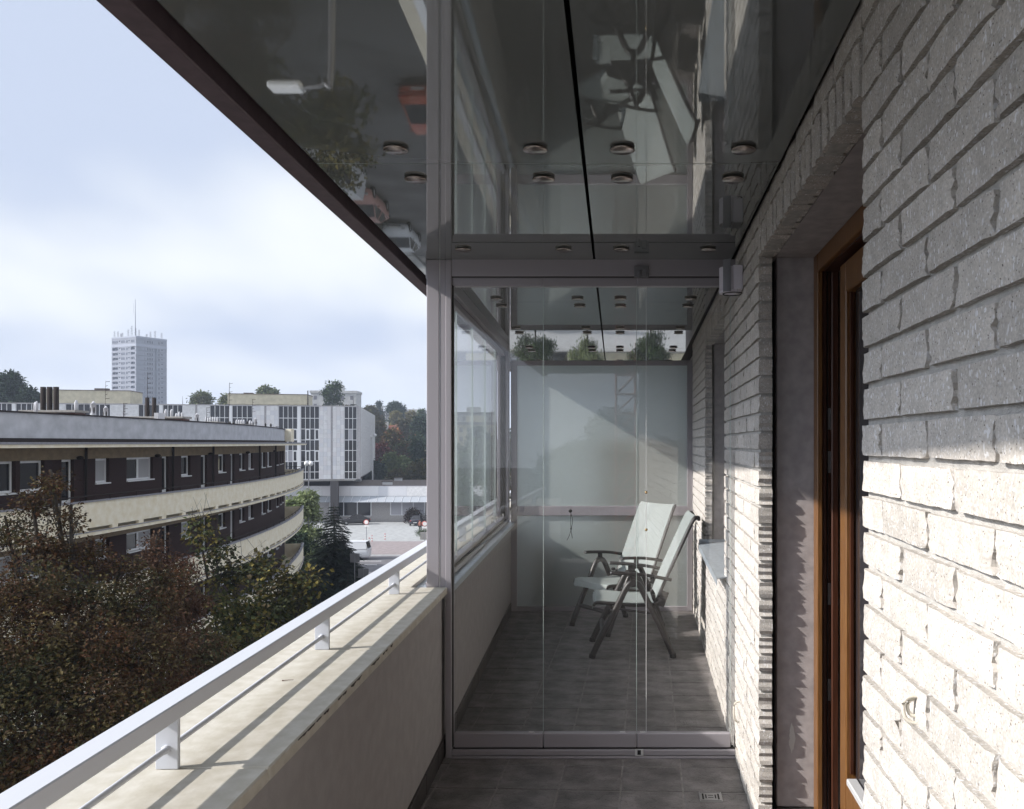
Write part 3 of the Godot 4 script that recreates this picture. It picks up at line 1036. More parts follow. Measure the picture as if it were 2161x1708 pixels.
func sweep(s: SurfaceTool, loop: Array, d0: float, d1: float, step := 1.6) -> void:
	# a closed profile of [u, y] carried along the curve
	var n := maxi(1, int(ceil((d1 - d0) / step)))
	var mid := Vector2.ZERO
	for q in loop: mid += Vector2(q[0], q[1])
	mid /= loop.size()
	for i in n:
		var a := lerpf(d0, d1, float(i) / n)
		var b := lerpf(d0, d1, float(i + 1) / n)
		for k in loop.size():
			var p: Array = loop[k]
			var q: Array = loop[(k + 1) % loop.size()]
			var e := Vector2((p[0] + q[0]) / 2, (p[1] + q[1]) / 2) - mid
			var out := Vector3(e.x, e.y, 0)
			quad(s, curve_point(a, p[0], p[1]), curve_point(a, q[0], q[1]), curve_point(b, q[0], q[1]), curve_point(b, p[0], p[1]), out)
	for e in [[d0, 1.0], [d1, -1.0]]:
		for k in range(1, loop.size() - 1):
			tri(s, curve_point(e[0], loop[0][0], loop[0][1]), curve_point(e[0], loop[k][0], loop[k][1]), curve_point(e[0], loop[k + 1][0], loop[k + 1][1]), Vector3(0, 0, e[1]))

func swept(called: String, parent: Node, u0: float, u1: float, y0: float, y1: float, d0: float, d1: float, m: Material) -> MeshInstance3D:
	var s := mb()
	sweep(s, [[u0, y0], [u1, y0], [u1, y1], [u0, y1]], d0, d1)
	return obj(called, s, m, parent)

func wall_window(t: Node3D, a: float, b: float, y0: float, y1: float, lights: int, look: int, is_door := false) -> void:
	# a white framed window in its recess between depths a and b
	var p := curve_point(a, -1.44, 0)
	var q := curve_point(b, -1.44, 0)
	var along := (q - p).normalized()
	var w := (q - p).length()
	var bs := Basis(along, Vector3.UP, along.cross(Vector3.UP))
	if bs.z.x < 0: bs.z = -bs.z
	var f := mb()
	var fr := 0.07
	for e in [[Vector3(0, y0, -0.03), Vector3(fr, y1, 0.03)], [Vector3(w - fr, y0, -0.03), Vector3(w, y1, 0.03)], [Vector3(fr, y0, -0.03), Vector3(w - fr, y0 + fr, 0.03)], [Vector3(fr, y1 - fr, -0.03), Vector3(w - fr, y1, 0.03)]]:
		box(f, e[0], e[1], 0.0, bs, p)
	for k in range(1, lights):
		var x := w * k / lights
		box(f, Vector3(x - 0.06, y0 + fr, -0.028), Vector3(x + 0.06, y1 - fr, 0.034), 0.0, bs, p)
	if is_door:
		box(f, Vector3(fr, y0 + 0.07, -0.02), Vector3(w - fr, y0 + 0.95, 0.02), 0.0, bs, p)
	else:
		box(f, Vector3(-0.04, y0 - 0.05, -0.02), Vector3(w + 0.04, y0 - 0.003, 0.20), 0.0, bs, p)
	var o := obj("door" if is_door else "window", f, M.window_white, t)
	for k in lights:
		var g := mb()
		var x0 := w * k / lights + (fr if k == 0 else 0.06)
		var x1 := w * (k + 1) / lights - (fr if k == lights - 1 else 0.06)
		box(g, Vector3(x0, (y0 + 0.95) if is_door else y0 + fr, -0.012), Vector3(x1, y1 - fr, 0.0), 0.0, bs, p)
		obj("pane", g, M.window_curtain if (look >> k) & 1 else M.window_glass, o)

func build_curved_building() -> void:
	var t := thing("gallery_block", "curved block of flats with cream access balconies and dark brown tiled walls across the street", "apartment building", CB)
	var e := 62.3
	# windows and doors: [from, to, lights, curtains, door]
	var holes := [[14.2, 15.8, 2, 1, 0], [18.4, 20.0, 2, 0, 0], [21.2, 21.9, 1, 0, 1], [22.6, 24.1, 2, 0, 0], [24.55, 26.02, 1, 0, 0], [26.22, 27.35, 1, 0, 0], [28.2, 28.85, 1, 0, 1], [30.05, 30.9, 1, 1, 0], [32.05, 34.05, 2, 2, 0], [34.8, 35.4, 1, 0, 1], [36.6, 37.55, 1, 0, 0], [38.75, 39.5, 1, 0, 1], [41.0, 42.0, 1, 0, 0], [42.8, 43.5, 1, 0, 1], [44.4, 45.35, 1, 0, 0], [46.2, 47.2, 1, 1, 0], [49.5, 50.5, 1, 1, 0], [51.3, 52.6, 1, 1, 0], [55.0, 56.1, 1, 1, 0], [57.2, 58.2, 1, 1, 0], [59.0, 60.0, 1, 1, 0]]
	for fl in 4:
		var top := -0.33 - 2.78 * fl         # the balcony's rim
		var low := top - 0.98
		var high := 1.5 if fl == 0 else top + 1.68
		var head := high - 0.42
		var bottom := low if fl < 3 else GROUND
		var d := 2.0
		for h in holes + [[e, e, 0, 0, 0]]:
			swept("wall", t, -1.60, -1.30, bottom, head, d, h[0], M.brown_tile)
			if h[1] > h[0]:
				var y0: float = low + 0.03 if h[4] == 1 else top + 0.52
				if h[0] > 24.4 and h[0] < 26.5: y0 = top + 0.42
				if h[4] == 0: swept("wall", t, -1.60, -1.302, bottom, y0 - 0.06, h[0], h[1], M.brown_tile)
				elif fl == 3: swept("wall", t, -1.60, -1.302, bottom, low, h[0], h[1], M.brown_tile)
				wall_window(t, h[0] + 0.02, h[1] - 0.02, y0, head - 0.01, h[2], (h[3] + fl * (1 if int(h[0]) % 3 == 0 else 0)) & 3, h[4] == 1)
			d = h[1]
		swept("lintel_band", t, -1.60, -1.285, head, high, 2.0, e, M.cream_dull)
		if fl < 3:
			swept("balcony_wall", t, -0.13, 0.0, top - 0.86, top, 2.0, e, M.cream)
			swept("balcony_cap", t, -0.17, 0.045, top + 0.002, top + 0.045, 2.0, e + 0.05, M.cap)
			swept("balcony_slab", t, -1.62, 0.05, top - 1.12, top - 0.985, 2.0, e + 0.04, M.cream)
			swept("slab_edge", t, 0.02, 0.075, top - 1.0, top - 0.972, 2.0, e + 0.06, M.cap)
			var r := mb()
			var pts := []
			for i in 41: pts.append(curve_point(lerpf(2.0, e, i / 40.0), -0.08, top + 0.20))
			pts.append(curve_point(e, -1.25, top + 0.20))
			tube(r, pts, 0.022, 0.022, 6)
			obj("rail", r, M.brown_pipe, t)
			var dd := 3.0
			while dd < e:
				swept("scupper_block", t, -0.12, -0.002, top - 0.984, top - 0.861, dd, dd + 0.32, M.cream)
				var q := mb()
				tube(q, [curve_point(dd, -0.08, top + 0.04), curve_point(dd, -0.08, top + 0.20)], 0.014, 0.014, 5)
				obj("rail_post", q, M.brown_pipe, t)
				dd += 1.62
			var s := mb()
			quad(s, curve_point(e, 0.0, top - 0.97), curve_point(e, -1.3, top - 0.97), curve_point(e, -1.3, top), curve_point(e, 0.0, top), Vector3.FORWARD)
			quad(s, curve_point(e - 0.12, -0.13, top - 0.97), curve_point(e - 0.12, -1.3, top - 0.97), curve_point(e - 0.12, -1.3, top), curve_point(e - 0.12, -0.13, top), Vector3.BACK)
			obj("balcony_end", s, M.cream, t)
	# eaves, attic wall, roof
	swept("eaves_slab", t, -1.62, 0.22, 1.50, 1.60, 2.0, e + 0.1, M.cream)
	swept("eaves_cover", t, -1.62, 0.25, 1.603, 1.67, 2.0, e + 0.2, M.cap)
	swept("gutter_strip", t, -1.5, -1.16, 1.67, 1.80, 2.0, e, M.brown_pipe)
	swept("attic_wall", t, -1.55, -1.20, 1.72, 2.60, 2.0, e, M.attic)
	swept("attic_cap", t, -1.60, -1.15, 2.602, 2.645, 2.0, e, M.brown_pipe)
	swept("roof", t, -13.5, -1.56, 1.55, 1.75, 2.0, e, M.gravel_roof)
	swept("rear_wall", t, -13.6, -13.3, GROUND, 2.2, 2.0, e, M.cream)
	swept("end_pilaster", t, -2.1, -1.28, GROUND, 2.50, e, e + 0.5, M.cream)
	var en := mb()
	quad(en, curve_point(e, -1.5, GROUND), curve_point(e, -13.4, GROUND), curve_point(e, -13.4, 1.74), curve_point(e, -1.5, 1.74), Vector3.FORWARD)
	quad(en, curve_point(2.0, -1.5, GROUND), curve_point(2.0, -13.4, GROUND), curve_point(2.0, -13.4, 1.74), curve_point(2.0, -1.5, 1.74), Vector3.BACK)
	obj("end_wall", en, M.cream, t)
	for d in [29.4, 35.65, 40.1, 48.6, 54.2]:
		var s := mb()
		tube(s, [curve_point(d, -1.22, -1.2), curve_point(d, -1.22, 1.5)], 0.045, 0.045, 6)
		obj("downpipe", s, M.brown_pipe, t)
	for d in [29.0, 34.2, 39.6, 45.6, 53.4]:
		var s := mb()
		ellipsoid(s, curve_point(d, -1.18, 1.12), Vector3(0.12, 0.08, 0.12), 8, 4)
		obj("wall_lamp", s, M.brown_pipe, t)
	roof_items(t)

func roof_items(t: Node3D) -> void:
	# what stands on the roof: [kind, x, depth, width, top]
	var items := [
		["pipe", -24.67, 36.00, 0.22, 4.08], ["pipe", -24.39, 36.00, 0.22, 4.08], ["pipe", -24.11, 36.00, 0.22, 4.08], ["stack", -24.25, 36.00, 2.45, 3.06],
		["pot", -24.53, 35.30, 0.10, 3.39], ["pot", -24.40, 35.20, 0.10, 3.42], ["pot", -23.24, 36.00, 0.13, 3.50], ["turret", -22.49, 36.00, 0.22, 3.48], ["turret", -21.95, 36.00, 0.18, 3.27],
		["stack", -23.65, 43.00, 3.25, 3.01], ["pipe", -24.07, 43.00, 0.20, 4.00], ["pipe", -23.71, 43.00, 0.20, 4.00], ["block", -21.80, 40.00, 0.19, 3.09],
		["pot", -23.10, 43.00, 0.14, 3.40], ["pot", -22.80, 43.00, 0.13, 3.40], ["pot", -22.56, 43.00, 0.11, 3.19], ["pot", -22.41, 43.00, 0.11, 3.27], ["pot", -22.25, 43.00, 0.10, 3.24],
		["mast", -24.34, 43.40, 0.03, 5.33], ["mast", -23.23, 38.00, 0.02, 4.50], ["mast", -22.98, 39.00, 0.03, 3.53],
		["turret", -23.49, 47.00, 0.19, 3.36], ["stack", -23.64, 49.00, 1.16, 2.91], ["pot", -23.96, 49.00, 0.09, 3.19], ["pot", -23.82, 49.00, 0.09, 3.19], ["pot", -23.69, 49.00, 0.09, 3.19],
		["pot", -23.55, 49.00, 0.09, 3.19], ["pot", -23.42, 49.00, 0.09, 3.19], ["pot", -23.28, 49.00, 0.09, 3.19], ["blackpot", -23.0, 50.00, 0.18, 2.99], ["blackpot", -23.24, 51.00, 0.20, 2.98],
		["stack", -23.27, 52.00, 0.64, 2.84], ["pot", -23.50, 52.00, 0.11, 3.11], ["pot", -23.35, 52.00, 0.11, 3.11], ["pot", -23.20, 52.00, 0.11, 3.11], ["pot", -23.05, 52.00, 0.11, 3.11],
		["blackpot", -23.27, 53.00, 0.18, 3.09], ["pot", -23.53, 54.00, 0.13, 3.12], ["pot", -23.37, 54.00, 0.13, 3.11], ["turret", -23.17, 54.00, 0.19, 3.29], ["blackpot", -23.77, 57.00, 0.16, 3.05],
		["blackpot", -23.69, 57.70, 0.17, 3.04], ["block", -23.45, 58.00, 0.16, 2.83], ["block", -23.62, 60.00, 1.09, 2.65], ["mast", -23.10, 50.00, 0.04, 5.29], ["mast", -22.56, 52.00, 0.03, 4.40], ["mast", -23.22, 47.50, 0.03, 3.69],
	]
	for i in items:
		var at := Vector3(i[1], 1.74, -i[2]) - CB
		var h: float = i[4] - 1.74
		var r: float = i[3] / 2
		var s := mb()
		match i[0]:
			"pipe":
				lathe(s, [[r, 1.0], [r, h], [r * 0.86, h], [r * 0.86, h - 0.15], [0, h - 0.16]], 14, at)
				obj("flue_pipe", s, M.brown_pipe, t)
			"stack":
				box(s, at + Vector3(-r + 0.05, 0, -0.45), at + Vector3(r * 0.3, h - 0.10, 0.3))
				obj("chimney_stack", s, M.cream_dull, t)
				var b := mb()
				box(b, at + Vector3(r * 0.3, 0, -0.40), at + Vector3(r - 0.05, h - 0.12, 0.32))
				obj("chimney_brickwork", b, M.brown_brick, t)
				var c := mb()
				box(c, at + Vector3(-r, h - 0.10, -0.55), at + Vector3(r, h, 0.40), 0.01)
				obj("chimney_slab", c, M.concrete, t)
			"pot":
				lathe(s, [[r * 0.85, minf(0.9, h * 0.5)], [r * 0.8, h * 0.75], [r * 1.15, h * 0.76], [r * 1.15, h * 0.93], [r * 0.5, h]], 10, at)
				lathe(s, [[r * 0.5, h], [0.0, h]], 10, at)
				obj("vent_pot", s, M.attic, t)
			"blackpot":
				lathe(s, [[r, 0.0], [r, h * 0.72], [r * 0.9, h * 0.73], [r * 0.55, h * 0.75], [r * 0.55, h * 0.85], [r * 1.0, h * 0.86], [0.0, h]], 10, at)
				obj("vent_pot", s, M.cord, t)
			"turret":
				lathe(s, [[r * 0.9, 0.0], [r * 0.9, h * 0.55], [r * 1.1, h * 0.56], [r * 1.1, h * 0.60], [r, h * 0.61], [r, h * 0.9], [r * 1.15, h * 0.905], [0.0, h]], 14, at)
				obj("vent_turret", s, M.attic, t)
				for k in 4:
					var o := mb()
					var dir := Vector3(cos(k * PI / 2 + 0.8), 0, sin(k * PI / 2 + 0.8))
					ellipsoid(o, at + dir * r * 0.86 + Vector3(0, h * 0.76, 0), Vector3(r * 0.36, h * 0.09, r * 0.36), 8, 6)
					obj("vent_opening", o, M.cord, t)
			"block":
				box(s, at + Vector3(-r, 0, -0.3), at + Vector3(r, h, 0.3))
				obj("chimney_block", s, M.attic if i[3] < 0.5 else M.cream, t)
			"mast":
				tube(s, [at, at + Vector3(0.02 * h, h, 0)], r, r * 0.6, 5)
				for k in 5:
					var y := h * (0.98 - 0.07 * k)
					tube(s, [at + Vector3(0.02 * y, y, 0), at + Vector3(0.02 * y + 0.22 - 0.02 * (k % 2) * 5, y + 0.02, 0.05)], 0.010, 0.010, 4)
				obj("aerial", s, M.brown_pipe, t)

# ---------------------------------------------------------------- white office block on its pillar
func build_office() -> void:
	var at := Vector3(-39.8, GROUND, -130.0)
	var t := thing("office_block", "white stone clad office block with tall dark window bays raised over the car park", "office building", at, 0.225)
	var y0 := 6.85
	var y1 := 18.17
	var s := mb()
	box(s, Vector3(-95, y0 + 0.02, -44), Vector3(-0.15, y1 - 0.05, -0.22))
	obj("core", s, M.stone_groove, t)
	one_box("roof_edge", Vector3(-95.1, y1, -44.1), Vector3(0.15, y1 + 0.13, 0.10), M.stone_groove, t)
	one_box("underside", Vector3(-95, y0 - 0.30, -44), Vector3(-0.3, y0 - 0.002, -0.05), M.concrete, t)
	var rows := [y1, 16.32, 14.65, 12.95, 11.31, 9.60, 7.99, y0]
	var bays := [[0.12, 1.95, 3], [5.70, 8.40, 4], [8.90, 11.62, 4], [15.42, 18.25, 4], [18.65, 21.35, 4], [25.15, 27.85, 4], [28.35, 31.15, 4], [34.95, 37.1, 3], [37.6, 40.8, 4], [44.5, 47.2, 4], [47.7, 50.4, 4]]
	var tints := [M.stone, mat(lin(0.55, 0.56, 0.60), 0.85), mat(lin(0.63, 0.635, 0.66), 0.85), mat(lin(0.585, 0.575, 0.60), 0.85)]
	for b in bays:
		var w: float = b[1] - b[0]
		var f := mb()
		var n: int = b[2]
		for k in n + 1:
			var x: float = -b[0] - w * k / n
			box(f, Vector3(x - 0.035, y0, -0.10), Vector3(x + 0.035, y1, 0.0))
		for y in rows:
			box(f, Vector3(-b[1], y - 0.04, -0.09), Vector3(-b[0], y + 0.04, -0.008))
		var win := obj("window", f, M.window_white, t)
		var deep := 7 if b[0] < 16 else 3
		for r in deep:
			for k in n:
				var xa: float = -b[0] - w * (k + 1) / n + 0.05
				var xb: float = -b[0] - w * k / n - 0.05
				var m: Material = M.office_glass
				if (r == 2 and k == 1 and b[0] < 1) or (r == 4 and k == 1 and b[0] > 8 and b[0] < 9) or (r in [3, 4] and k == 2 and b[0] > 8 and b[0] < 9): m = M.office_blind
				var g := put_box("pane", Vector3(xa, rows[r + 1] + 0.05, -0.14), Vector3(xb, rows[r] - 0.05, -0.12), m, win)
				g.rotation = Vector3(rng.randf_range(-0.004, 0.004), rng.randf_range(-0.004, 0.004), 0)
				if r in [2, 4] and (k == 0 or k == 2) and b[0] > 5 and b[0] < 9:
					var o := mb()
					for e in [[Vector3(xa, rows[r + 1] + 0.05, -0.11), Vector3(xa + 0.09, rows[r] - 0.05, 0.01)], [Vector3(xb - 0.09, rows[r + 1] + 0.05, -0.11), Vector3(xb, rows[r] - 0.05, 0.01)], [Vector3(xa + 0.09, rows[r] - 0.16, -0.11), Vector3(xb - 0.09, rows[r] - 0.05, 0.01)], [Vector3(xa + 0.09, rows[r + 1] + 0.05, -0.11), Vector3(xb - 0.09, rows[r + 1] + 0.16, 0.01)]]:
						box(o, e[0], e[1])
					obj("casement", o, M.window_white, win)
	# stone between the bays: slabs where one can tell them apart
	for k in 6:
		var a: float = [1.95, 11.62, 21.35, 31.15, 40.8, 50.4][k] + 0.05
		var b: float = [5.70, 15.42, 25.15, 34.95, 44.5, 54.2][k] - 0.05
		var mid := (a + b) / 2
		one_box("groove", Vector3(-mid - 0.14, y0 - 0.02, -0.2), Vector3(-mid + 0.14, y1, -0.03), M.stone_groove, t)
		for half in [[a, mid - 0.145], [mid + 0.145, b]]:
			if k > 1:
				one_box("stone_facing", Vector3(-half[1], y0, -0.2), Vector3(-half[0], y1, 0.06), M.stone, t)
				continue
			var cols := 3
			for r in 16 if k == 0 else 7:
				var h := (y1 - y0) / 16
				for c in cols:
					var x0: float = lerpf(half[0], half[1], float(c) / cols)
					var x1: float = lerpf(half[0], half[1], float(c + 1) / cols)
					put_box("stone_slab", Vector3(-x1 + 0.006, y1 - h * (r + 1) + 0.006, -0.15), Vector3(-x0 - 0.006, y1 - h * r - 0.006, 0.06 + rng.randf_range(-0.008, 0.008)), tints[rng.randi() % 4], t)
	for x in [8.65, 18.45, 28.1, 37.35, 47.45]:
		one_box("pier", Vector3(-x - 0.2, y0, -0.2), Vector3(-x + 0.2, y1, 0.05), M.window_white, t)
	one_box("corner_pier", Vector3(-0.12, y0, -0.9), Vector3(0.42, y1, 0.03), M.stone_groove, t)
	# the end wall, faced with upright fins
	one_box("end_facing", Vector3(-0.10, y0, -44), Vector3(0.05, y1, -0.9), M.stone_groove, t)
	for k in 16:
		one_box("fin", Vector3(0.05, y0 + 0.3, -2.2 - k * 2.7), Vector3(0.42, y1, -0.9 - k * 2.7), M.stone, t)
	# cream penthouses and a roof vent on top
	var ph := mb()
	box(ph, Vector3(-47.0, y1 + 0.5, -14), Vector3(-34.8, y1 + 2.45, -8))
	box(ph, Vector3(-46.6, y1, -13.8), Vector3(-35.2, y1 + 0.5, -8.3))
	box(ph, Vector3(-20.6, y1 + 0.6, -14), Vector3(-8.4, y1 + 2.2, -8))
	box(ph, Vector3(-20.2, y1, -13.8), Vector3(-8.8, y1 + 0.6, -8.3))
	obj("penthouse", ph, M.penthouse, t)
	var cp := mb()
	box(cp, Vector3(-47.1, y1 + 2.45, -14.1), Vector3(-34.7, y1 + 2.55, -7.9))
	box(cp, Vector3(-20.7, y1 + 2.2, -14.1), Vector3(-8.3, y1 + 2.29, -7.9))
	box(cp, Vector3(-40.5, y1 + 2.6, -11), Vector3(-38.6, y1 + 2.95, -10))
	box(cp, Vector3(-18.6, y1 + 2.3, -11), Vector3(-17.2, y1 + 2.55, -10))
	obj("penthouse_cap", cp, M.gravel_roof, t)
	var pipe := mb()
	tube(pipe, [Vector3(-8.35, y1, -7.8), Vector3(-8.35, y1 + 2.9, -7.8)], 0.09, 0.09, 6)
	obj("flue", pipe, M.brown_pipe, t)
	# the dark steel pillar that carries the overhang
	one_box("pillar", Vector3(-4.05, 0, -1.0), Vector3(-2.85, y0 - 0.3, 0.1), M.pillar_steel, t)

	# low pavilion under and beside it
	var p := thing("pavilion", "low stone banded pavilion with shop windows, glass canopy and gravel roof behind the car park", "pavilion", Vector3(-42.0, GROUND, -131.5))
	one_box("wall", Vector3(-26, 0, -22), Vector3(32, 4.1, 0), M.grey_brick, p)
	one_box("roof", Vector3(-26.1, 5.55, -22), Vector3(32, 5.66, 0.2), M.gravel_roof, p)
	for k in 13:
		var x := -26.0 + k * 4.46
		put_box("fascia_panel", Vector3(x + 0.012, 4.1, -0.4), Vector3(x + 4.448, 5.66, 0.42), tints[(k * 3) % 4], p)
	one_box("roof_upstand", Vector3(-26.1, 5.662, 0.30), Vector3(32, 5.72, 0.44), M.cap, p)
	for w in [[-2.6, 3.9, 3, 1], [7.0, 12.4, 3, 0], [15.0, 20.2, 3, 0], [22.0, 27.0, 3, 0]]:
		var f := mb()
		var lo := 1.10 if w[3] == 0 else 0.95
		var hi := 3.55
		for k in w[2] + 1:
			var x := lerpf(w[0], w[1], float(k) / w[2])
			box(f, Vector3(x - 0.07, lo, -0.02), Vector3(x + 0.07, hi, 0.06))
		box(f, Vector3(w[0], lo - 0.08, -0.02), Vector3(w[1], lo, 0.07))
		box(f, Vector3(w[0], hi, -0.02), Vector3(w[1], hi + 0.09, 0.07))
		if w[0] > 14: box(f, Vector3(w[0], 2.95, -0.02), Vector3(w[1], 3.04, 0.055))
		var o := obj("window", f, M.window_white, p)
		for k in w[2]:
			var xa := lerpf(w[0], w[1], float(k) / w[2]) + 0.07
			var xb := lerpf(w[0], w[1], float(k + 1) / w[2]) - 0.07
			put_box("pane", Vector3(xa, lo, 0.004), Vector3(xb, hi, 0.02), M.office_glass if w[3] else M.office_blind, o)
	var aw := mb()
	prism(aw, [Vector3(-4.2, 4.05, 0.44), Vector3(-4.2, 3.2, 1.7), Vector3(-4.2, 3.17, 1.66), Vector3(-4.2, 4.0, 0.43)], Vector3(17.4, 0, 0))
	obj("canopy", aw, M.awning, p)
	for k in 14:
		var r := mb()
		tube(r, [Vector3(-4.1 + k * 1.32, 4.07, 0.46), Vector3(-4.1 + k * 1.32, 3.23, 1.72)], 0.035, 0.035, 5)
		obj("canopy_rib", r, M.window_white, p)
	for v in [[4.6, -4.0, 1.5], [12.0, -8.0, 1.3], [17.2, -9.0, 2.0], [16.4, -15.0, 1.8], [-4.0, -16.0, 1.4], [3.0, -17.5, 1.3]]:
		var q := mb()
		box(q, Vector3(v[0], 5.66, v[1] - 0.6), Vector3(v[0] + v[2], 6.15, v[1]))
		var hood := obj("roof_vent", q, M.window_white, p)
		put_box("hood", Vector3(v[0] - 0.15, 6.15, v[1] - 0.75), Vector3(v[0] + v[2] + 0.15, 6.28, v[1] + 0.15), M.gravel_roof, hood)

var box_cache := {}
func put_box(called: String, lo: Vector3, hi: Vector3, m: Material, parent: Node) -> MeshInstance3D:
	# boxes of the same size share one mesh
	var size := (hi - lo).abs().snapped(Vector3.ONE * 0.001)
	if not box_cache.has(size):
		var s := mb()
		box(s, -size / 2, size / 2)
		s.generate_normals()
		box_cache[size] = s.commit()
	return put(called, box_cache[size], m, parent, (lo + hi) / 2)

# ---------------------------------------------------------------- far houses
func build_far_buildings() -> void:
	var h := 74.0
	var t := thing("tower_block", "tall blue grey tower block with rows of loggias and aerials on its roof", "tower block", Vector3(-275.7, GROUND, -480.0), 0.0)
	# two fronts meet at the corner: the left one runs to (-18.2, -8), the right one to (8.2, -17.7)
	var la := Vector3(-0.915, 0, -0.403)
	var ra := Vector3(0.421, 0, -0.907)
	var s := mb()
	var wl := 20.2
	var wr := 19.6
	var inn := ra * 1.3
	prism(s, [inn, la * wl + inn, la * wl + ra * wr, ra * wr], Vector3(0, h, 0))
	# the left front stands a loggia's depth before the core: bands, piers and open loggias
	var lb := Basis(la, Vector3.UP, ra * -1.0)
	for e in [[0.0, 0.4], [3.8, 14.6], [19.6, wl]]:
		box(s, Vector3(e[0], 0, -1.3), Vector3(e[1], h, 0), 0.0, lb)
	for e in [[0.4, 3.8], [14.6, 19.6]]:
		box(s, Vector3(e[0], h - 5.6, -1.3), Vector3(e[1], h, 0), 0.0, lb)
		for f in range(1, 26):
			box(s, Vector3(e[0], h - 3.3 - 1.3 - f * 2.8 - 1.35, -1.3), Vector3(e[1], h - 3.3 - 1.3 - f * 2.8, 0), 0.0, lb)
	# the right front is faced with slabs, one per storey, open joints between them, and leaves a deep stair slot
	var rb := Basis(ra, Vector3.UP, la * -1.0)
	box(s, Vector3(0, h - 5.75, 0), Vector3(wr, h, 0.8), 0.0, rb)
	for f in range(1, 26):
		var yb := h - 4.6 - f * 2.8 - 0.42
		for e in [[0.0, 11.3], [12.9, wr]]:
			box(s, Vector3(e[0], yb, 0), Vector3(e[1], yb + 2.67, 0.8), 0.0, rb)
	obj("wall", s, M.tower, t)
	for side in [[la, wl, ra * -1.0], [ra, wr, la * -1.0]]:
		var b := mb()
		var bs := Basis(side[0], Vector3.UP, side[2])
		var zo := 0.8 if side[0] == ra else 0.0
		box(b, Vector3(-0.1, h - 5.4, -0.05), Vector3(side[1] + 0.1, h - 3.9, 0.12 + zo), 0.0, bs)
		box(b, Vector3(-0.1, h - 0.35, -0.05), Vector3(side[1] + 0.1, h + 0.5, 0.12 + zo), 0.0, bs)
		obj("parapet_band", b, M.tower_band, t)
	var left := [[0.4, 3.4, 2], [4.6, 1.2, 0], [6.2, 1.8, 1], [8.8, 3.2, 1], [12.6, 1.4, 0], [14.6, 5.0, 2]]
	var right := [[4.8, 1.1, 1], [6.5, 4.2, 1], [13.6, 1.7, 1], [15.8, 1.2, 0]]
	for f in 15:
		var y := h - 3.3 - f * 2.8
		if f == 0: y = h - 3.1
		else: y -= 1.3
		for set_ in [[left, la, ra * -1.0], [right, ra, la * -1.0]]:
			var bs := Basis(set_[1], Vector3.UP, set_[2])
			var zo := 0.8 if set_[1] == ra else 0.0
			for w in set_[0]:
				var k: int = w[2]
				if f == 0 and k == 2: k = 1
				var m := mb()
				var hh: float = 0.6 if k == 0 else 1.45
				if k < 2: box(m, Vector3(w[0], y + 1.45 - hh, -0.3), Vector3(w[0] + w[1], y + 1.45, 0.03 + zo), 0.0, bs)
				else: box(m, Vector3(w[0] + 0.3, y - 0.6, -1.5), Vector3(w[0] + w[1] * 0.7, y + 1.3, -1.27), 0.0, bs)
				var glazed := rng.randf() < 0.3
				var o := obj("window" if k < 2 else "loggia_window", m, M.window_glass, t)
				if k > 0 and (k == 1 or glazed):
					var bars := mb()
					var n := maxi(2, int(w[1] / 0.9))
					for i in n + 1:
						var x: float = w[0] + w[1] * i / n
						box(bars, Vector3(x - 0.12, y, zo), Vector3(x + 0.12, y + 1.45, zo + 0.08), 0.0, bs)
					obj("frame", bars, M.tower_band, o)
	var mast := mb()
	tube(mast, [Vector3(-1, h, -2), Vector3(-1, h + 22, -2)], 0.28, 0.10, 5)
	tube(mast, [Vector3(-2.0, h + 14, -2), Vector3(-2.0, h + 20, -2)], 0.07, 0.05, 4)
	obj("roof_mast", mast, M.tower, t)
	for k in 12:
		var q: Vector3 = la * [18.0, 15.0, 12.4, 11.2, 6.2, 3.2, -0.2, 0, 0, 0, 0, 0][k] if k < 7 else ra * [2.2, 7.0, 9.4, 12.4, 16.6][k - 7]
		q += (la + ra) * 0.6
		var a := mb()
		var hh: float = [4.3, 4.0, 2.6, 3.0, 4.6, 6.6, 5.0, 4.4, 2.4, 4.2, 5.0, 4.2][k]
		for e in [Vector3(-0.35, 0, 0), Vector3(0.35, 0, 0), Vector3(0, 0, -0.5)]:
			tube(a, [q + e + Vector3(0, h, 0), q + e * 0.6 + Vector3(0, h + hh, 0)], 0.06, 0.05, 4)
		for i in 5:
			box(a, q + Vector3(-0.35 - 0.3 * (i % 2), h + hh * (0.3 + 0.15 * i), -0.08), q + Vector3(0.35 + 0.3 * ((i + 1) % 2), h + hh * (0.3 + 0.15 * i) + 0.14, 0.08))
		obj("aerial", a, M.aerial, t)

	far_house("flats_block", "pale slab of flats half hidden by the tall poplar behind the office block", -100.5, 300, 16.0, 10.0, 32.5, M.far_white, M.far_white, 5, 3)
	far_house("long_house", "long cream house with small windows on the wooded slope behind the round tree", -98.6, 345, 16.0, 11.0, 27.0, M.far_white, M.grey_roof, 9, 3)
	far_house("terrace_house", "grey roofed house beside the corner post at the top of the slope", -78.0, 330, 22.0, 10.0, 25.0, M.far_white, M.grey_roof, 9, 3)
	far_house("town_house", "cream town house seen through the street side glazing above the trees", -44.0, 270, 17.0, 12.0, 20.4, M.far_yellow, M.grey_roof, 7, 4)
	far_house("town_house", "tall pale town house with a green roof seen through the street side glazing", -53.0, 320, 15.0, 12.0, 25.5, M.far_white, M.grey_roof, 6, 4)
	far_house("town_house", "low yellow house with a grey roof seen through the glazing near the end post", -30.5, 215, 12.0, 9.0, 14.2, M.far_yellow, M.grey_roof, 5, 2)
	far_house("corner_house", "cream house beyond the car park, mirrored in the ceiling above the frosted screen", 4.0, 133, 22.0, 9.0, 9.0, M.far_yellow, M.grey_roof, 9, 2)
	build_site()
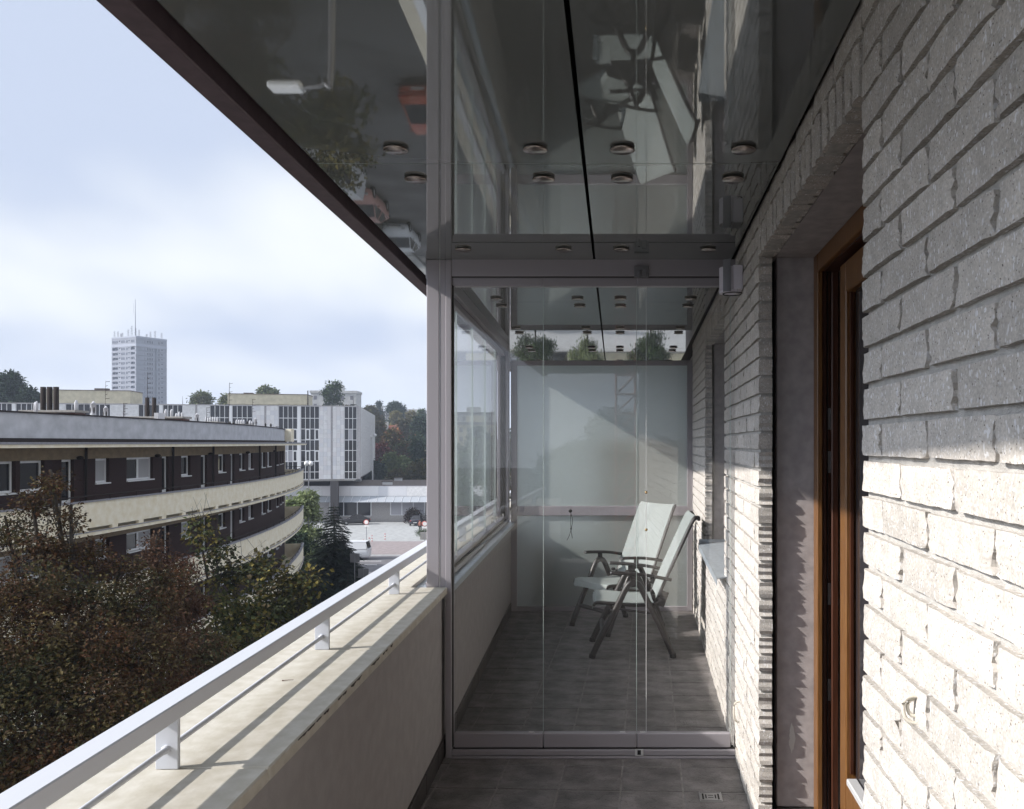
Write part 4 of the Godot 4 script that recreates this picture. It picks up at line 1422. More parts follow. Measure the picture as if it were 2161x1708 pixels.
	# red tiled roofs between the trees
	for q in [[-66.0, 236.0, 13.0, "red tiled roof house on the slope under the round dark tree"], [-57.0, 238.0, 10.0, "red tiled roof house on the slope nearest the corner post"], [-78.0, 246.0, 8.0, "small red tiled roof house behind the olive trees by the office"]]:
		var y := hill(q[1])
		var r := thing("tiled_house", q[3], "house", Vector3(q[0], y, -q[1]), 0.1)
		one_box("wall", Vector3(-q[2] / 2, 0, -8), Vector3(q[2] / 2, 9.6, 0), M.far_yellow, r)
		var g := mb()
		prism(g, [Vector3(-q[2] / 2 - 0.5, 9.6, 0.6), Vector3(-q[2] / 2 - 0.5, 13.6, -4), Vector3(-q[2] / 2 - 0.5, 9.6, -8.6)], Vector3(q[2] + 1, 0, 0))
		var ro := obj("roof", g, M.red_roof, r)
		one_box("chimney", Vector3(1.2, 12.0, -3.4), Vector3(2.0, 14.6, -2.6), M.far_white, ro)

func build_site() -> void:
	# a shell under construction behind the balcony, known only from the glass that mirrors it
	var t := thing("building_site", "concrete shell with yellow formwork behind the balcony, mirrored at the right of the glass", "building site", Vector3(6.6, GROUND, 24.0))
	for f in 6:
		one_box("floor_slab", Vector3(-3.6, 2.8 * f + 2.5, -1), Vector3(5, 2.8 * f + 2.75, 9), M.concrete, t)
		for k in 3: one_box("column", Vector3(-3.3 + k * 3.4, 2.8 * f - 0.05, -0.8), Vector3(-2.95 + k * 3.4, 2.8 * f + 2.5, -0.4), M.concrete, t)
		if f > 2:
			for k in 4: one_box("formwork_board", Vector3(-3.9 + 0.15 * (k % 2), 2.8 * f + 0.2 + k * 0.55, -1.25), Vector3(0.4 - 0.5 * (k % 3), 2.8 * f + 0.55 + k * 0.55, -1.05), M.formwork, t)
	one_box("blue_panel", Vector3(-4.0, 9.6, -1.6), Vector3(-2.3, 12.0, -1.4), M.tarp_blue, t)

func far_house(called: String, label: String, x: float, d: float, w: float, dep: float, h: float, wall: Material, roof: Material, cols: int, floors: int) -> void:
	var y := hill(d)
	var tall := h + GROUND - y - 2.0
	var t := thing(called, label, "house" if w > 16.5 or floors < 5 else "building", Vector3(x, y, -d), 0.12)
	one_box("wall", Vector3(-w / 2, 0, -dep), Vector3(w / 2, tall, 0), wall, t)
	one_box("roof", Vector3(-w / 2 - 0.3, tall, -dep - 0.3), Vector3(w / 2 + 0.3, tall + 0.9, 0.3), roof, t)
	one_box("roof_house", Vector3(-w * 0.2, tall + 0.9, -dep * 0.7), Vector3(w * 0.16, tall + 3.0, -dep * 0.3), wall, t)
	for f in floors:
		for c in cols:
			var px := -w / 2 + w * (c + 0.5) / cols
			var py := tall - 1.9 - f * 2.9
			put_box("window", Vector3(px - 0.55, py - 0.5, -0.2), Vector3(px + 0.55, py + 0.9, 0.04), M.tower_dark, t)

# ---------------------------------------------------------------- trees
func leaf_cluster(sd: int, count: int, spread: float, size: float, slim := 0.55) -> ArrayMesh:
	# a handful of folded leaves round a twig end
	var r := RandomNumberGenerator.new()
	r.seed = sd
	var s := mb()
	for k in count:
		var p := Vector3(r.randfn(), r.randfn() * 0.7, r.randfn()) * spread * 0.5
		var d := (p.normalized() + Vector3(r.randfn() * 0.5, r.randfn() * 0.4 - 0.25, r.randfn() * 0.5)).normalized()
		var side := d.cross(Vector3(r.randfn() * 0.5, 1, r.randfn() * 0.5)).normalized()
		var n := side.cross(d).normalized()
		var l := size * r.randf_range(0.7, 1.25)
		var w := l * slim * r.randf_range(0.8, 1.2)
		var tip := p + d * l - n * l * 0.12
		var a := p + d * l * 0.45 + side * w * 0.5 + n * l * 0.10
		var b := p + d * l * 0.45 - side * w * 0.5 + n * l * 0.10
		tri(s, p, a, tip, n)
		tri(s, p, tip, b, n)
	s.generate_normals()
	return s.commit()

func spray_cluster(sd: int, length: float, width: float) -> ArrayMesh:
	# a drooping conifer spray: short needle-like slips along a twig
	var r := RandomNumberGenerator.new()
	r.seed = sd
	var s := mb()
	for k in 26:
		var t := k / 26.0
		var base := Vector3(length * t, -length * 0.12 * t * t, 0)
		for sg in [-1.0, 1.0]:
			var l := width * (1.0 - t * 0.6) * r.randf_range(0.7, 1.2)
			var d := Vector3(0.75, r.randf_range(-0.45, 0.25), sg).normalized() * l
			var across := Vector3(0.05, 0.02, 0.0) * length * 0.55
			tri(s, base - across, base + across, base + d, Vector3.UP)
	s.generate_normals()
	return s.commit()

var leaf_sets := {}
func leaves_of(kind: String) -> Array:
	if not leaf_sets.has(kind):
		var l := []
		for k in 4:
			match kind:
				"near": l.append(leaf_cluster(900 + k, 22, 0.24, 0.078))
				"maple": l.append(leaf_cluster(920 + k, 12, 0.30, 0.125, 0.8))
				"mid": l.append(leaf_cluster(940 + k, 12, 0.55, 0.30))
				"far": l.append(leaf_cluster(960 + k, 12, 1.0, 0.62, 0.6))
				"spray": l.append(spray_cluster(980 + k, 0.85, 0.26))
				"farspray": l.append(spray_cluster(990 + k, 1.7, 0.55))
		leaf_sets[kind] = l
	return leaf_sets[kind]

func foliage(t: Node3D, kind: String, spots: Array, palette: Array, called := "foliage") -> void:
	# spots: transforms; shared out over four leaf meshes, one MultiMesh each
	var meshes := leaves_of(kind)
	var tone := FastNoiseLite.new()
	tone.seed = 71
	tone.frequency = 0.55 if kind in ["near", "maple", "spray"] else 0.22
	for k in meshes.size():
		var mine := []
		for i in range(k, spots.size(), meshes.size()): mine.append(spots[i])
		if mine.is_empty(): continue
		var mm := MultiMesh.new()
		mm.transform_format = MultiMesh.TRANSFORM_3D
		mm.use_colors = true
		mm.mesh = meshes[k]
		mm.instance_count = mine.size()
		for i in mine.size():
			mm.set_instance_transform(i, mine[i])
			# neighbouring leaves turn colour together
			var hue := tone.get_noise_3dv(mine[i].origin) * 0.75 + 0.5 + rng.randfn() * 0.13
			var c: Color = palette[clampi(int(hue * palette.size()), 0, palette.size() - 1)]
			var v := rng.randf_range(0.72, 1.3)
			mm.set_instance_color(i, Color(c.r * v, c.g * v, c.b * v))
		var o := MultiMeshInstance3D.new()
		o.multimesh = mm
		o.material_override = M.leaf
		o.name = called if k == 0 else "%s_%03d" % [called, k]
		t.add_child(o, true)
		o.set_meta("kind", "stuff")

func leafy_spots(blobs: Array, density: float, shell := 0.45, gaps := -0.22) -> Array:
	var spots := []
	var n := FastNoiseLite.new()
	n.seed = 33
	n.frequency = 0.9
	for b in blobs:
		var c := Vector3(b[0], b[1], b[2])
		var r: float = b[3]
		var count := int(density * r * r)
		for i in count:
			var d := Vector3(rng.randfn(), rng.randfn() * 0.8, rng.randfn()).normalized()
			var p := c + d * r * pow(rng.randf(), shell) * Vector3(1, 0.85, 1)
			if n.get_noise_3dv(p / maxf(r, 0.5) * 1.4) < gaps: continue
			var bs := Basis.from_euler(Vector3(rng.randfn() * 0.35, rng.randf() * TAU, rng.randfn() * 0.35)).scaled(Vector3.ONE * rng.randf_range(0.75, 1.25))
			spots.append(Transform3D(bs, p))
	return spots

func limb(t: Node3D, called: String, pts: Array, r0: float, r1: float, sides := 6) -> void:
	var s := mb()
	tube(s, bend(pts, 4), r0, r1, sides)
	obj(called, s, M.bark, t)

func blob_tree(called: String, label: String, group: String, base: Vector3, fork: Vector3, blobs: Array, kind: String, palette: Array, density: float, thick: float, bare := 0) -> void:
	# a near tree: trunk to the fork, a limb to every mass of leaves, twigs through it
	var t := thing(called, label, "tree", base, 0.0, group)
	limb(t, "trunk", [Vector3.ZERO, fork * 0.5 + Vector3(0.1, 0, 0.08), fork], thick, thick * 0.7, 9)
	var local := []
	var twigs := mb()
	for b in blobs:
		var c := Vector3(b[0], b[1], -b[2]) - base
		local.append([c.x, c.y, c.z, b[3]])
		var mid := fork.lerp(c, 0.5) + Vector3(rng.randf_range(-0.3, 0.3), -0.25, rng.randf_range(-0.3, 0.3))
		limb(t, "branch", [fork - Vector3(0, thick, 0), mid, c, c + (c - mid).normalized() * b[3] * 0.7], thick * 0.36, 0.012, 6)
		for k in 9:
			var e: Vector3 = c + Vector3(rng.randfn(), rng.randfn() * 0.7 + 0.25, rng.randfn()).normalized() * b[3] * rng.randf_range(0.8, 1.15)
			var a := mid.lerp(c, rng.randf_range(0.5, 1.1))
			tube(twigs, [a, a.lerp(e, 0.5) + Vector3(rng.randf_range(-0.06, 0.06), 0.05, 0), e], 0.012, 0.004, 4)
	for k in bare:
		var c: Array = local[rng.randi() % mini(5, local.size())]
		var a := Vector3(c[0], c[1], c[2])
		tube(twigs, [a, a + Vector3(rng.randfn() * 0.2, 0.4, rng.randfn() * 0.2), a + Vector3(rng.randfn() * 0.35, rng.randf_range(0.6, 1.1), rng.randfn() * 0.35)], 0.011, 0.003, 4)
	obj("twigs", twigs, M.bark, t).set_meta("kind", "stuff")
	foliage(t, kind, leafy_spots(local, density, 0.45, -0.17), palette)

func spruce(called: String, label: String, group: String, base: Vector3, height: float, radius: float, kind: String, palette: Array, tiers: int) -> void:
	var t := thing(called, label, "tree", base, 0.0, group)
	limb(t, "trunk", [Vector3.ZERO, Vector3(0.03, height * 0.5, 0), Vector3(0, height, 0)], height * 0.018, 0.02, 7)
	var spots := []
	var wood := mb()
	for i in tiers:
		var f := float(i) / tiers
		var y := height * (0.10 + 0.88 * f)
		var reach := radius * pow(1.0 - f, 0.85) + 0.12
		var n := int(lerpf(9, 5, f))
		for k in n:
			var a := TAU * (k + rng.randf_range(-0.3, 0.3)) / n + i * 1.1
			var rr := reach * rng.randf_range(0.72, 1.12)
			var dir := Vector3(cos(a), 0, sin(a))
			var tip := Vector3(0, y, 0) + dir * rr + Vector3(0, -rr * 0.22 + 0.1, 0)
			tube(wood, [Vector3(0, y, 0), Vector3(0, y, 0).lerp(tip, 0.6) + Vector3(0, rr * 0.02, 0), tip], 0.02, 0.006, 4)
			var m := maxi(2, int(rr / (0.17 if kind == "spray" else 0.6)))
			for q in m:
				var p := Vector3(0, y, 0).lerp(tip, (q + 0.6) / m)
				for sd in [-0.75, 0.0, 0.75]:
					if rng.randf() < 0.12: continue
					var bs := Basis.from_euler(Vector3(rng.randf_range(-1.1, 1.1), -a + sd + rng.randfn() * 0.25, -0.30 + rng.randfn() * 0.2)).scaled(Vector3.ONE * rng.randf_range(0.65, 1.05) * (0.4 + 0.6 * (1.0 - f)))
					spots.append(Transform3D(bs, p))
	obj("branch", wood, M.bark, t).set_meta("kind", "stuff")
	foliage(t, kind, spots, palette, "needles")

const GREEN := [Color(0.043, 0.072, 0.029), Color(0.058, 0.09, 0.032), Color(0.032, 0.052, 0.023)]
const DARK := [Color(0.026, 0.046, 0.029), Color(0.038, 0.061, 0.035), Color(0.02, 0.035, 0.023)]
const OLIVE := [Color(0.087, 0.09, 0.035), Color(0.109, 0.096, 0.038), Color(0.065, 0.072, 0.029)]
const PALE := [Color(0.136, 0.16, 0.08), Color(0.112, 0.136, 0.064), Color(0.16, 0.16, 0.08)]
const LIME := [Color(0.22, 0.26, 0.13), Color(0.17, 0.21, 0.095), Color(0.13, 0.16, 0.07)]
const RUST := [Color(0.123, 0.065, 0.032), Color(0.094, 0.072, 0.032), Color(0.065, 0.08, 0.029), Color(0.16, 0.065, 0.029)]
const RED := [Color(0.08, 0.017, 0.02), Color(0.109, 0.026, 0.026), Color(0.055, 0.017, 0.017)]
const YELLOW := [Color(0.232, 0.196, 0.072), Color(0.16, 0.152, 0.065), Color(0.131, 0.131, 0.058)]
const BIRCH := [Color(0.08, 0.087, 0.043), Color(0.102, 0.087, 0.046), Color(0.055, 0.067, 0.035)]
const NEAR := [Color(0.034, 0.038, 0.018), Color(0.048, 0.044, 0.019), Color(0.066, 0.052, 0.022), Color(0.052, 0.034, 0.018), Color(0.070, 0.034, 0.017), Color(0.044, 0.029, 0.017), Color(0.090, 0.066, 0.026)]
const REDDISH := [Color(0.042, 0.052, 0.026), Color(0.060, 0.056, 0.028), Color(0.070, 0.042, 0.026), Color(0.090, 0.046, 0.030), Color(0.075, 0.036, 0.024)]
const MAPLE := [Color(0.080, 0.076, 0.024), Color(0.045, 0.056, 0.021), Color(0.125, 0.105, 0.030), Color(0.033, 0.040, 0.018), Color(0.055, 0.042, 0.020)]

func build_trees() -> void:
	var g := GROUND
	blob_tree("autumn_tree", "big red brown autumn tree nearest the balcony at the lower left", "trees in front of the curved block", Vector3(-10.4, g, -15.6), Vector3(0.2, 4.6, 0.1),
		[[-11.11, 0.80, 16.5, 0.24], [-11.5, 0.36, 16.5, 0.30], [-10.75, 0.12, 16.5, 0.26], [-12.0, -0.15, 16.5, 0.42], [-11.0, -0.42, 16, 0.40], [-10.42, -0.62, 16.5, 0.34], [-9.81, -1.0, 16.5, 0.42], [-9.96, -1.25, 15.5, 0.52], [-10.63, -1.22, 15, 0.81], [-9.19, -1.6, 16, 0.69], [-9.07, -1.23, 16.8, 0.43], [-9.53, -2.04, 14.5, 0.99], [-8.57, -2.34, 15, 0.86], [-10.16, -2.47, 14, 0.96], [-8.64, -3.03, 14, 0.96], [-9.26, -3.48, 13.5, 1.0], [-8.14, -3.45, 15, 0.69], [-8.24, -4.07, 14, 0.88], [-11.2, -2.6, 15.5, 1.1], [-9.4, -4.6, 14.5, 1.1], [-7.6, -4.6, 14.0, 0.9], [-11.0, -4.6, 15.5, 1.2]], "near", NEAR, 430.0, 0.19)
	blob_tree("autumn_tree", "reddish tree with green sprigs before the lower balconies of the curved block", "trees in front of the curved block", Vector3(-10.1, g, -19.4), Vector3(0, 5.2, 0),
		[[-10.97, -1.26, 20, 0.37], [-10.34, -1.44, 20, 0.41], [-10.36, -1.97, 19.5, 0.56], [-10.11, -2.41, 20, 0.46], [-10.21, -2.75, 19, 0.65], [-9.45, -3.18, 19, 0.65], [-9.26, -3.85, 18, 0.77], [-10.97, -0.81, 20, 0.23], [-10.4, -4.4, 19, 0.9], [-8.7, -4.9, 18.5, 0.9]], "near", REDDISH, 430.0, 0.13)
	blob_tree("maple_tree", "yellow green maple with bare upper twigs before the end of the curved block", "trees in front of the curved block", Vector3(-10.0, g, -22.6), Vector3(0.1, 4.4, 0),
		[[-11.45, -1.5, 24, 0.47], [-11.93, -0.89, 24, 0.33], [-10.97, -2.19, 24, 0.55], [-10.22, -1.98, 24, 0.47], [-9.46, -2.46, 24, 0.62], [-8.78, -2.33, 24, 0.36], [-9.8, -2.98, 23.5, 0.74], [-9.12, -3.22, 24, 0.55], [-10.65, -3.02, 23, 0.72], [-9.68, -3.82, 22, 0.94], [-10.93, -3.69, 22.5, 0.64], [-9.07, -4.07, 23, 0.72], [-9.84, -4.77, 21, 0.96], [-9.11, -4.95, 22, 0.82], [-8.91, -5.49, 20, 0.91], [-7.5, -4.4, 21.5, 0.8], [-6.7, -4.8, 20.5, 0.7], [-7.9, -4.1, 23.5, 0.6], [-6.9, -4.3, 22.5, 0.5]], "maple", MAPLE, 190.0, 0.14, 26)
	blob_tree("maple_tree", "low leafy tree under the autumn trees along the street", "trees in front of the curved block", Vector3(-12.6, g, -12.0), Vector3(0, 3.4, 0),
		[[-12.6, -4.4, 12, 1.5], [-11.2, -5.2, 11.0, 1.3], [-10.3, -5.6, 12.6, 1.3], [-9.2, -5.8, 11.4, 1.1], [-13.4, -5.2, 14, 1.5], [-8.3, -6.2, 13.5, 1.2], [-9.8, -6.6, 16.6, 1.5], [-8.4, -6.9, 19, 1.4]], "near", NEAR, 330.0, 0.16)
	spruce("spruce_tree", "dark spruce with drooping boughs at the end of the curved block", "", Vector3(-21.75, g, -65.0), 7.8, 2.6, "spray", [Color(0.014, 0.022, 0.016), Color(0.020, 0.029, 0.021), Color(0.011, 0.017, 0.013)], 34)
	spruce("young_fir", "low blue green fir in front of the dark spruce above the handrail", "", Vector3(-15.9, g, -50.0), 4.6, 2.1, "spray", [Color(0.026, 0.042, 0.038), Color(0.034, 0.052, 0.046), Color(0.018, 0.030, 0.028)], 15)
	spruce("young_fir", "small dark green fir left of the blue green one", "", Vector3(-19.0, g, -54.0), 4.2, 1.9, "spray", [Color(0.020, 0.031, 0.024), Color(0.026, 0.038, 0.028)], 13)
	# the green places farther off: [kind, x, depth, top, lowest leaves in view, half width, label]
	var list := [
		["dark", -78.0, 300.0, 16.1, 7.0, 4.4, "round dark green tree standing above the red roofs on the slope"],
		["cone", -92.4, 330.0, 17.9, 9.0, 2.2, "small dark pine at the left end of the long cream house"],
		["olive", -75.5, 260.0, 12.9, 2.0, 3.6, "olive tree just right of the fins of the office block"],
		["olive", -81.5, 255.0, 13.2, 3.0, 3.4, "olive brown tree rising behind the corner of the office block roof"],
		["yellow", -70.2, 270.0, 11.5, 7.0, 1.9, "left of two small yellowish trees below the round dark tree"],
		["yellow", -65.6, 272.0, 11.6, 7.0, 1.9, "right of two small yellowish trees below the round dark tree"],
		["green", -66.4, 290.0, 12.8, 7.0, 2.3, "green tree before the grey roofed house on the slope"],
		["birch", -62.1, 220.0, 7.3, -2.5, 3.7, "left of two thin grey green birches under the red roofs"],
		["birch", -55.0, 222.0, 7.6, -2.5, 3.9, "right of two thin grey green birches under the red roofs"],
		["dark", -47.8, 208.0, 7.6, -2.5, 3.2, "dark green tree beside the corner post below the slope houses"],
		["dark", -43.5, 214.0, 6.8, -2.5, 3.2, "dark tree half behind the corner post above the conical tree"],
		["rust", -51.6, 195.0, 4.5, -5.0, 3.6, "rust brown tree in the middle of the park"],
		["rust", -47.5, 198.0, 1.5, -5.0, 3.0, "rusty low tree between the brown tree and the conical green tree"],
		["red", -50.0, 180.0, 0.9, -5.6, 2.2, "dark red tree next to the double globe lamp in the park"],
		["cone", -41.0, 175.0, 3.0, -5.8, 2.5, "broad conical green tree standing on the park lawn"],
		["lime", -45.8, 172.0, -1.1, -5.6, 1.3, "left of two light green bushes below the dark red tree"],
		["lime", -43.4, 172.0, -1.8, -5.6, 1.4, "right of two light green bushes below the dark red tree"],
		["dark", -47.6, 164.0, -1.8, -7.0, 2.5, "dark bush mass right of the overhang behind the pavilion roof"],
		["dark", -51.5, 163.0, -2.6, -7.0, 2.4, "dark bush tucked behind the lower corner of the office block"],
		["olive", -37.1, 160.0, -2.6, -6.6, 2.3, "clipped olive bush behind the roof vents beside the corner post"],
		["olive", -41.0, 159.0, -4.2, -6.8, 1.7, "low olive hedge left of the clipped bush behind the pavilion"],
		["olive", -54.6, 186.0, 1.6, -5.0, 1.7, "olive green tree close to the fins of the office block"],
		["olive", -70.3, 236.0, 9.6, 0.0, 2.2, "slim olive tree between the office fins and the birches"],
		["green", -60.0, 204.0, 2.6, -5.0, 2.6, "green tree behind the double globe lamp in the park"],
		["poplar", -73.4, 215.0, 17.0, 6.0, 1.15, "left crown of the twin poplar behind the office block roof"],
		["poplar", -71.6, 216.0, 17.3, 6.0, 1.05, "right crown of the twin poplar behind the office block roof"],
		["spruce", -63.8, 205.0, 13.5, 6.0, 1.7, "dark spruce right of the poplar behind the office block"],
		["spruce", -108.6, 210.0, 13.5, 6.0, 1.7, "dark spruce right of the tower block behind the white roofline"],
		["pale", -101.4, 205.0, 13.9, 7.0, 2.9, "pale rounded tree right of the spruce behind the white roofline"],
		["pale", -92.6, 200.0, 12.9, 6.0, 2.3, "pale tree at the left end of the cream penthouse with the flue"],
		["pale", -88.5, 212.0, 15.6, 8.0, 2.9, "tallest pale tree behind the cream penthouse with the flue"],
		["pale", -83.4, 205.0, 14.6, 8.0, 2.4, "pale tree at the right end of the cream penthouse with the flue"],
		["dark", -108.7, 150.0, 13.8, 5.0, 3.2, "large dark tree at the left edge above the white office roofline"],
		["dark", -112.6, 152.0, 13.4, 5.0, 2.6, "dark tree cut by the left edge of the view behind the larger one"],
		["dark", -104.6, 149.0, 11.0, 5.0, 1.6, "small dark tree beside the cream penthouse at the far left"],
		["green", -16.6, 95.0, 0.3, -8.5, 2.2, "green tree seen in the first leaves of the street side glazing"],
		["green", -14.6, 105.0, 1.9, -8.5, 2.3, "green tree seen in the last leaf of the street side glazing"],
		["green", -15.2, 84.0, -2.0, -8.5, 1.7, "low green tree seen at the lower left of the street side glazing"],
		["rust", -17.0, 130.0, 4.2, -8.5, 1.9, "thin brownish tree by the end post of the street side glazing"],
		["dark", -30.4, 190.0, 4.9, -5.0, 3.4, "dark tree behind the green ones in the street side glazing"],
		["green", -30.6, 160.0, 1.6, -6.0, 2.8, "green tree under the yellow house in the street side glazing"],
		["green", -22.0, 140.0, 1.6, -6.0, 3.2, "broad green tree in the middle of the street side glazing"],
		["lime", -29.2, 80.0, -3.2, -10.0, 1.7, "light green weeping tree between the curved block and the pillar"],
		["lime", -31.6, 82.0, -4.0, -10.0, 1.5, "light green tree behind the end pilaster of the curved block"],
		["dark", -27.5, 71.0, -6.2, -10.4, 1.8, "dark shrub at the foot of the curved block's end wall"],
		["dark", -23.5, 69.5, -7.2, -10.4, 1.7, "dark shrub under the spruce at the street corner"],
	]
	for q in list:
		far_tree(q)
	# behind the balcony: trees that the glass mirrors
	far_tree(["green", 4.2, -36.0, 6.4, -6.0, 3.6, "big green tree behind the balcony mirrored right of the crane mast"])
	far_tree(["dark", 0.2, -44.0, 3.6, -6.0, 3.2, "dark tree behind the balcony mirrored in the middle of the glass"])
	far_tree(["green", -3.4, -60.0, 2.2, -7.0, 3.4, "distant green tree behind the balcony mirrored at the left of the glass"])
	# beyond the far end: seen only in the ceiling above the frosted screen
	far_tree(["green", -8.5, 92.0, -3.0, -9.0, 2.4, "street tree mirrored at the left in the ceiling above the frosted screen"])
	far_tree(["lime", -3.0, 101.0, -3.6, -9.0, 2.2, "street tree mirrored in the middle of the ceiling above the frosted screen"])
	far_tree(["green", 4.5, 96.0, -3.0, -9.0, 2.6, "street tree mirrored at the right in the ceiling above the frosted screen"])

func far_tree(q: Array) -> void:
	var d: float = q[2]
	var y := hill(d) if d > 0 else GROUND
	var base := Vector3(q[1], y, -d)
	var top: float = q[3] - y
	var low: float = maxf(q[4] - y, 0.6)
	var w: float = q[5]
	var pal: Array = {"dark": DARK, "olive": OLIVE, "yellow": YELLOW, "green": GREEN, "birch": BIRCH, "rust": RUST, "red": RED, "lime": LIME, "pale": PALE, "poplar": GREEN, "cone": DARK, "spruce": DARK}[q[0]]
	if q[0] == "spruce":
		spruce("spruce_tree", q[6], "trees across the street", base, top, w, "farspray", pal, 11)
		return
	var called: String = {"poplar": "poplar_tree", "birch": "birch_tree"}.get(q[0], "bush" if top < 5.5 else "broadleaf_tree")
	var t := thing(called, q[6], "bush" if called == "bush" else "tree", base, 0.0, "trees across the street")
	limb(t, "trunk", [Vector3.ZERO, Vector3(0.1, low, 0), Vector3(0, lerpf(low, top, 0.6), 0)], maxf(0.1, w * 0.07), 0.04, 6)
	var blobs := []
	var n := 9
	for k in 22:
		var f := rng.randf()
		var prof := sqrt(maxf(0.02, 1.0 - pow(2.0 * f - 0.92, 2.0)))
		if q[0] == "cone": prof = pow(1.0 - f, 0.75) + 0.08
		if q[0] == "poplar": prof = 0.55 + 0.45 * sin(PI * clampf(f, 0.05, 0.9))
		var r := w * rng.randf_range(0.30, 0.46) * (0.8 if q[0] == "cone" else 1.0)
		var a := rng.randf() * TAU
		var rad := maxf(0.0, w * prof - r * 0.8) * sqrt(rng.randf())
		blobs.append([cos(a) * rad, clampf(lerpf(low, top, f), low + r * 0.5, top - r * 0.8), sin(a) * rad, r])
	var kind := "far" if d > 120 else "mid"
	var density := (26.0 if kind == "far" else 60.0) * (0.55 if q[0] in ["birch", "yellow"] else 1.0)
	if w < 2.0: density *= 2.0
	for k in 4:
		var b: Array = blobs[k]
		limb(t, "branch", [Vector3(0.05, lerpf(low, b[1], 0.4), 0), Vector3(b[0], b[1], b[2])], maxf(0.05, w * 0.025), 0.02, 5)
	foliage(t, kind, leafy_spots(blobs, density, 0.5), pal)

# ---------------------------------------------------------------- balcony furniture
func ribbon(s: SurfaceTool, pts: Array, half: float, thick: float, sag: float) -> void:
	# a stretched cloth: a path in x and y, its width along z, hollow by sag in the middle
	var rows := []
	for i in pts.size():
		var p: Vector3 = pts[i]
		var d: Vector3 = (pts[mini(i + 1, pts.size() - 1)] - pts[maxi(i - 1, 0)]).normalized()
		var n := Vector3(-d.y, d.x, 0)
		var row := []
		for k in 9:
			var w := -1.0 + k / 4.0
			row.append(p - n * sag * (1.0 - w * w) + Vector3(0, 0, w * half))
		rows.append([row, n])
	s.set_smooth_group(1)
	for i in pts.size() - 1:
		for k in 8:
			var a: Array = rows[i][0]
			var b: Array = rows[i + 1][0]
			var n: Vector3 = rows[i][1]
			quad(s, a[k], a[k + 1], b[k + 1], b[k], n)
	s.set_smooth_group(2)
	for i in pts.size() - 1:
		for k in 8:
			var a: Array = rows[i][0]
			var b: Array = rows[i + 1][0]
			var n: Vector3 = rows[i][1]
			var o := n * -thick
			quad(s, a[k] + o, a[k + 1] + o, b[k + 1] + o, b[k] + o, -n)
	s.set_smooth_group(-1)
	for i in pts.size() - 1:
		var o: Vector3 = rows[i][1] * -thick
		for k in [0, 8]:
			var a: Vector3 = rows[i][0][k]
			var b: Vector3 = rows[i + 1][0][k]
			quad(s, a, b, b + o, a + o, Vector3(0, 0, k - 4.0))
	for i in [0, pts.size() - 1]:
		for k in 8:
			var a: Vector3 = rows[i][0][k]
			var b: Vector3 = rows[i][0][k + 1]
			var o: Vector3 = rows[i][1] * -thick
			quad(s, a, b, b + o, a + o, (pts[0] - pts[1]) if i == 0 else (pts[i] - pts[i - 1]))

func v3(x: float, y: float, z := 0.0) -> Vector3:
	return Vector3(x, y, z)

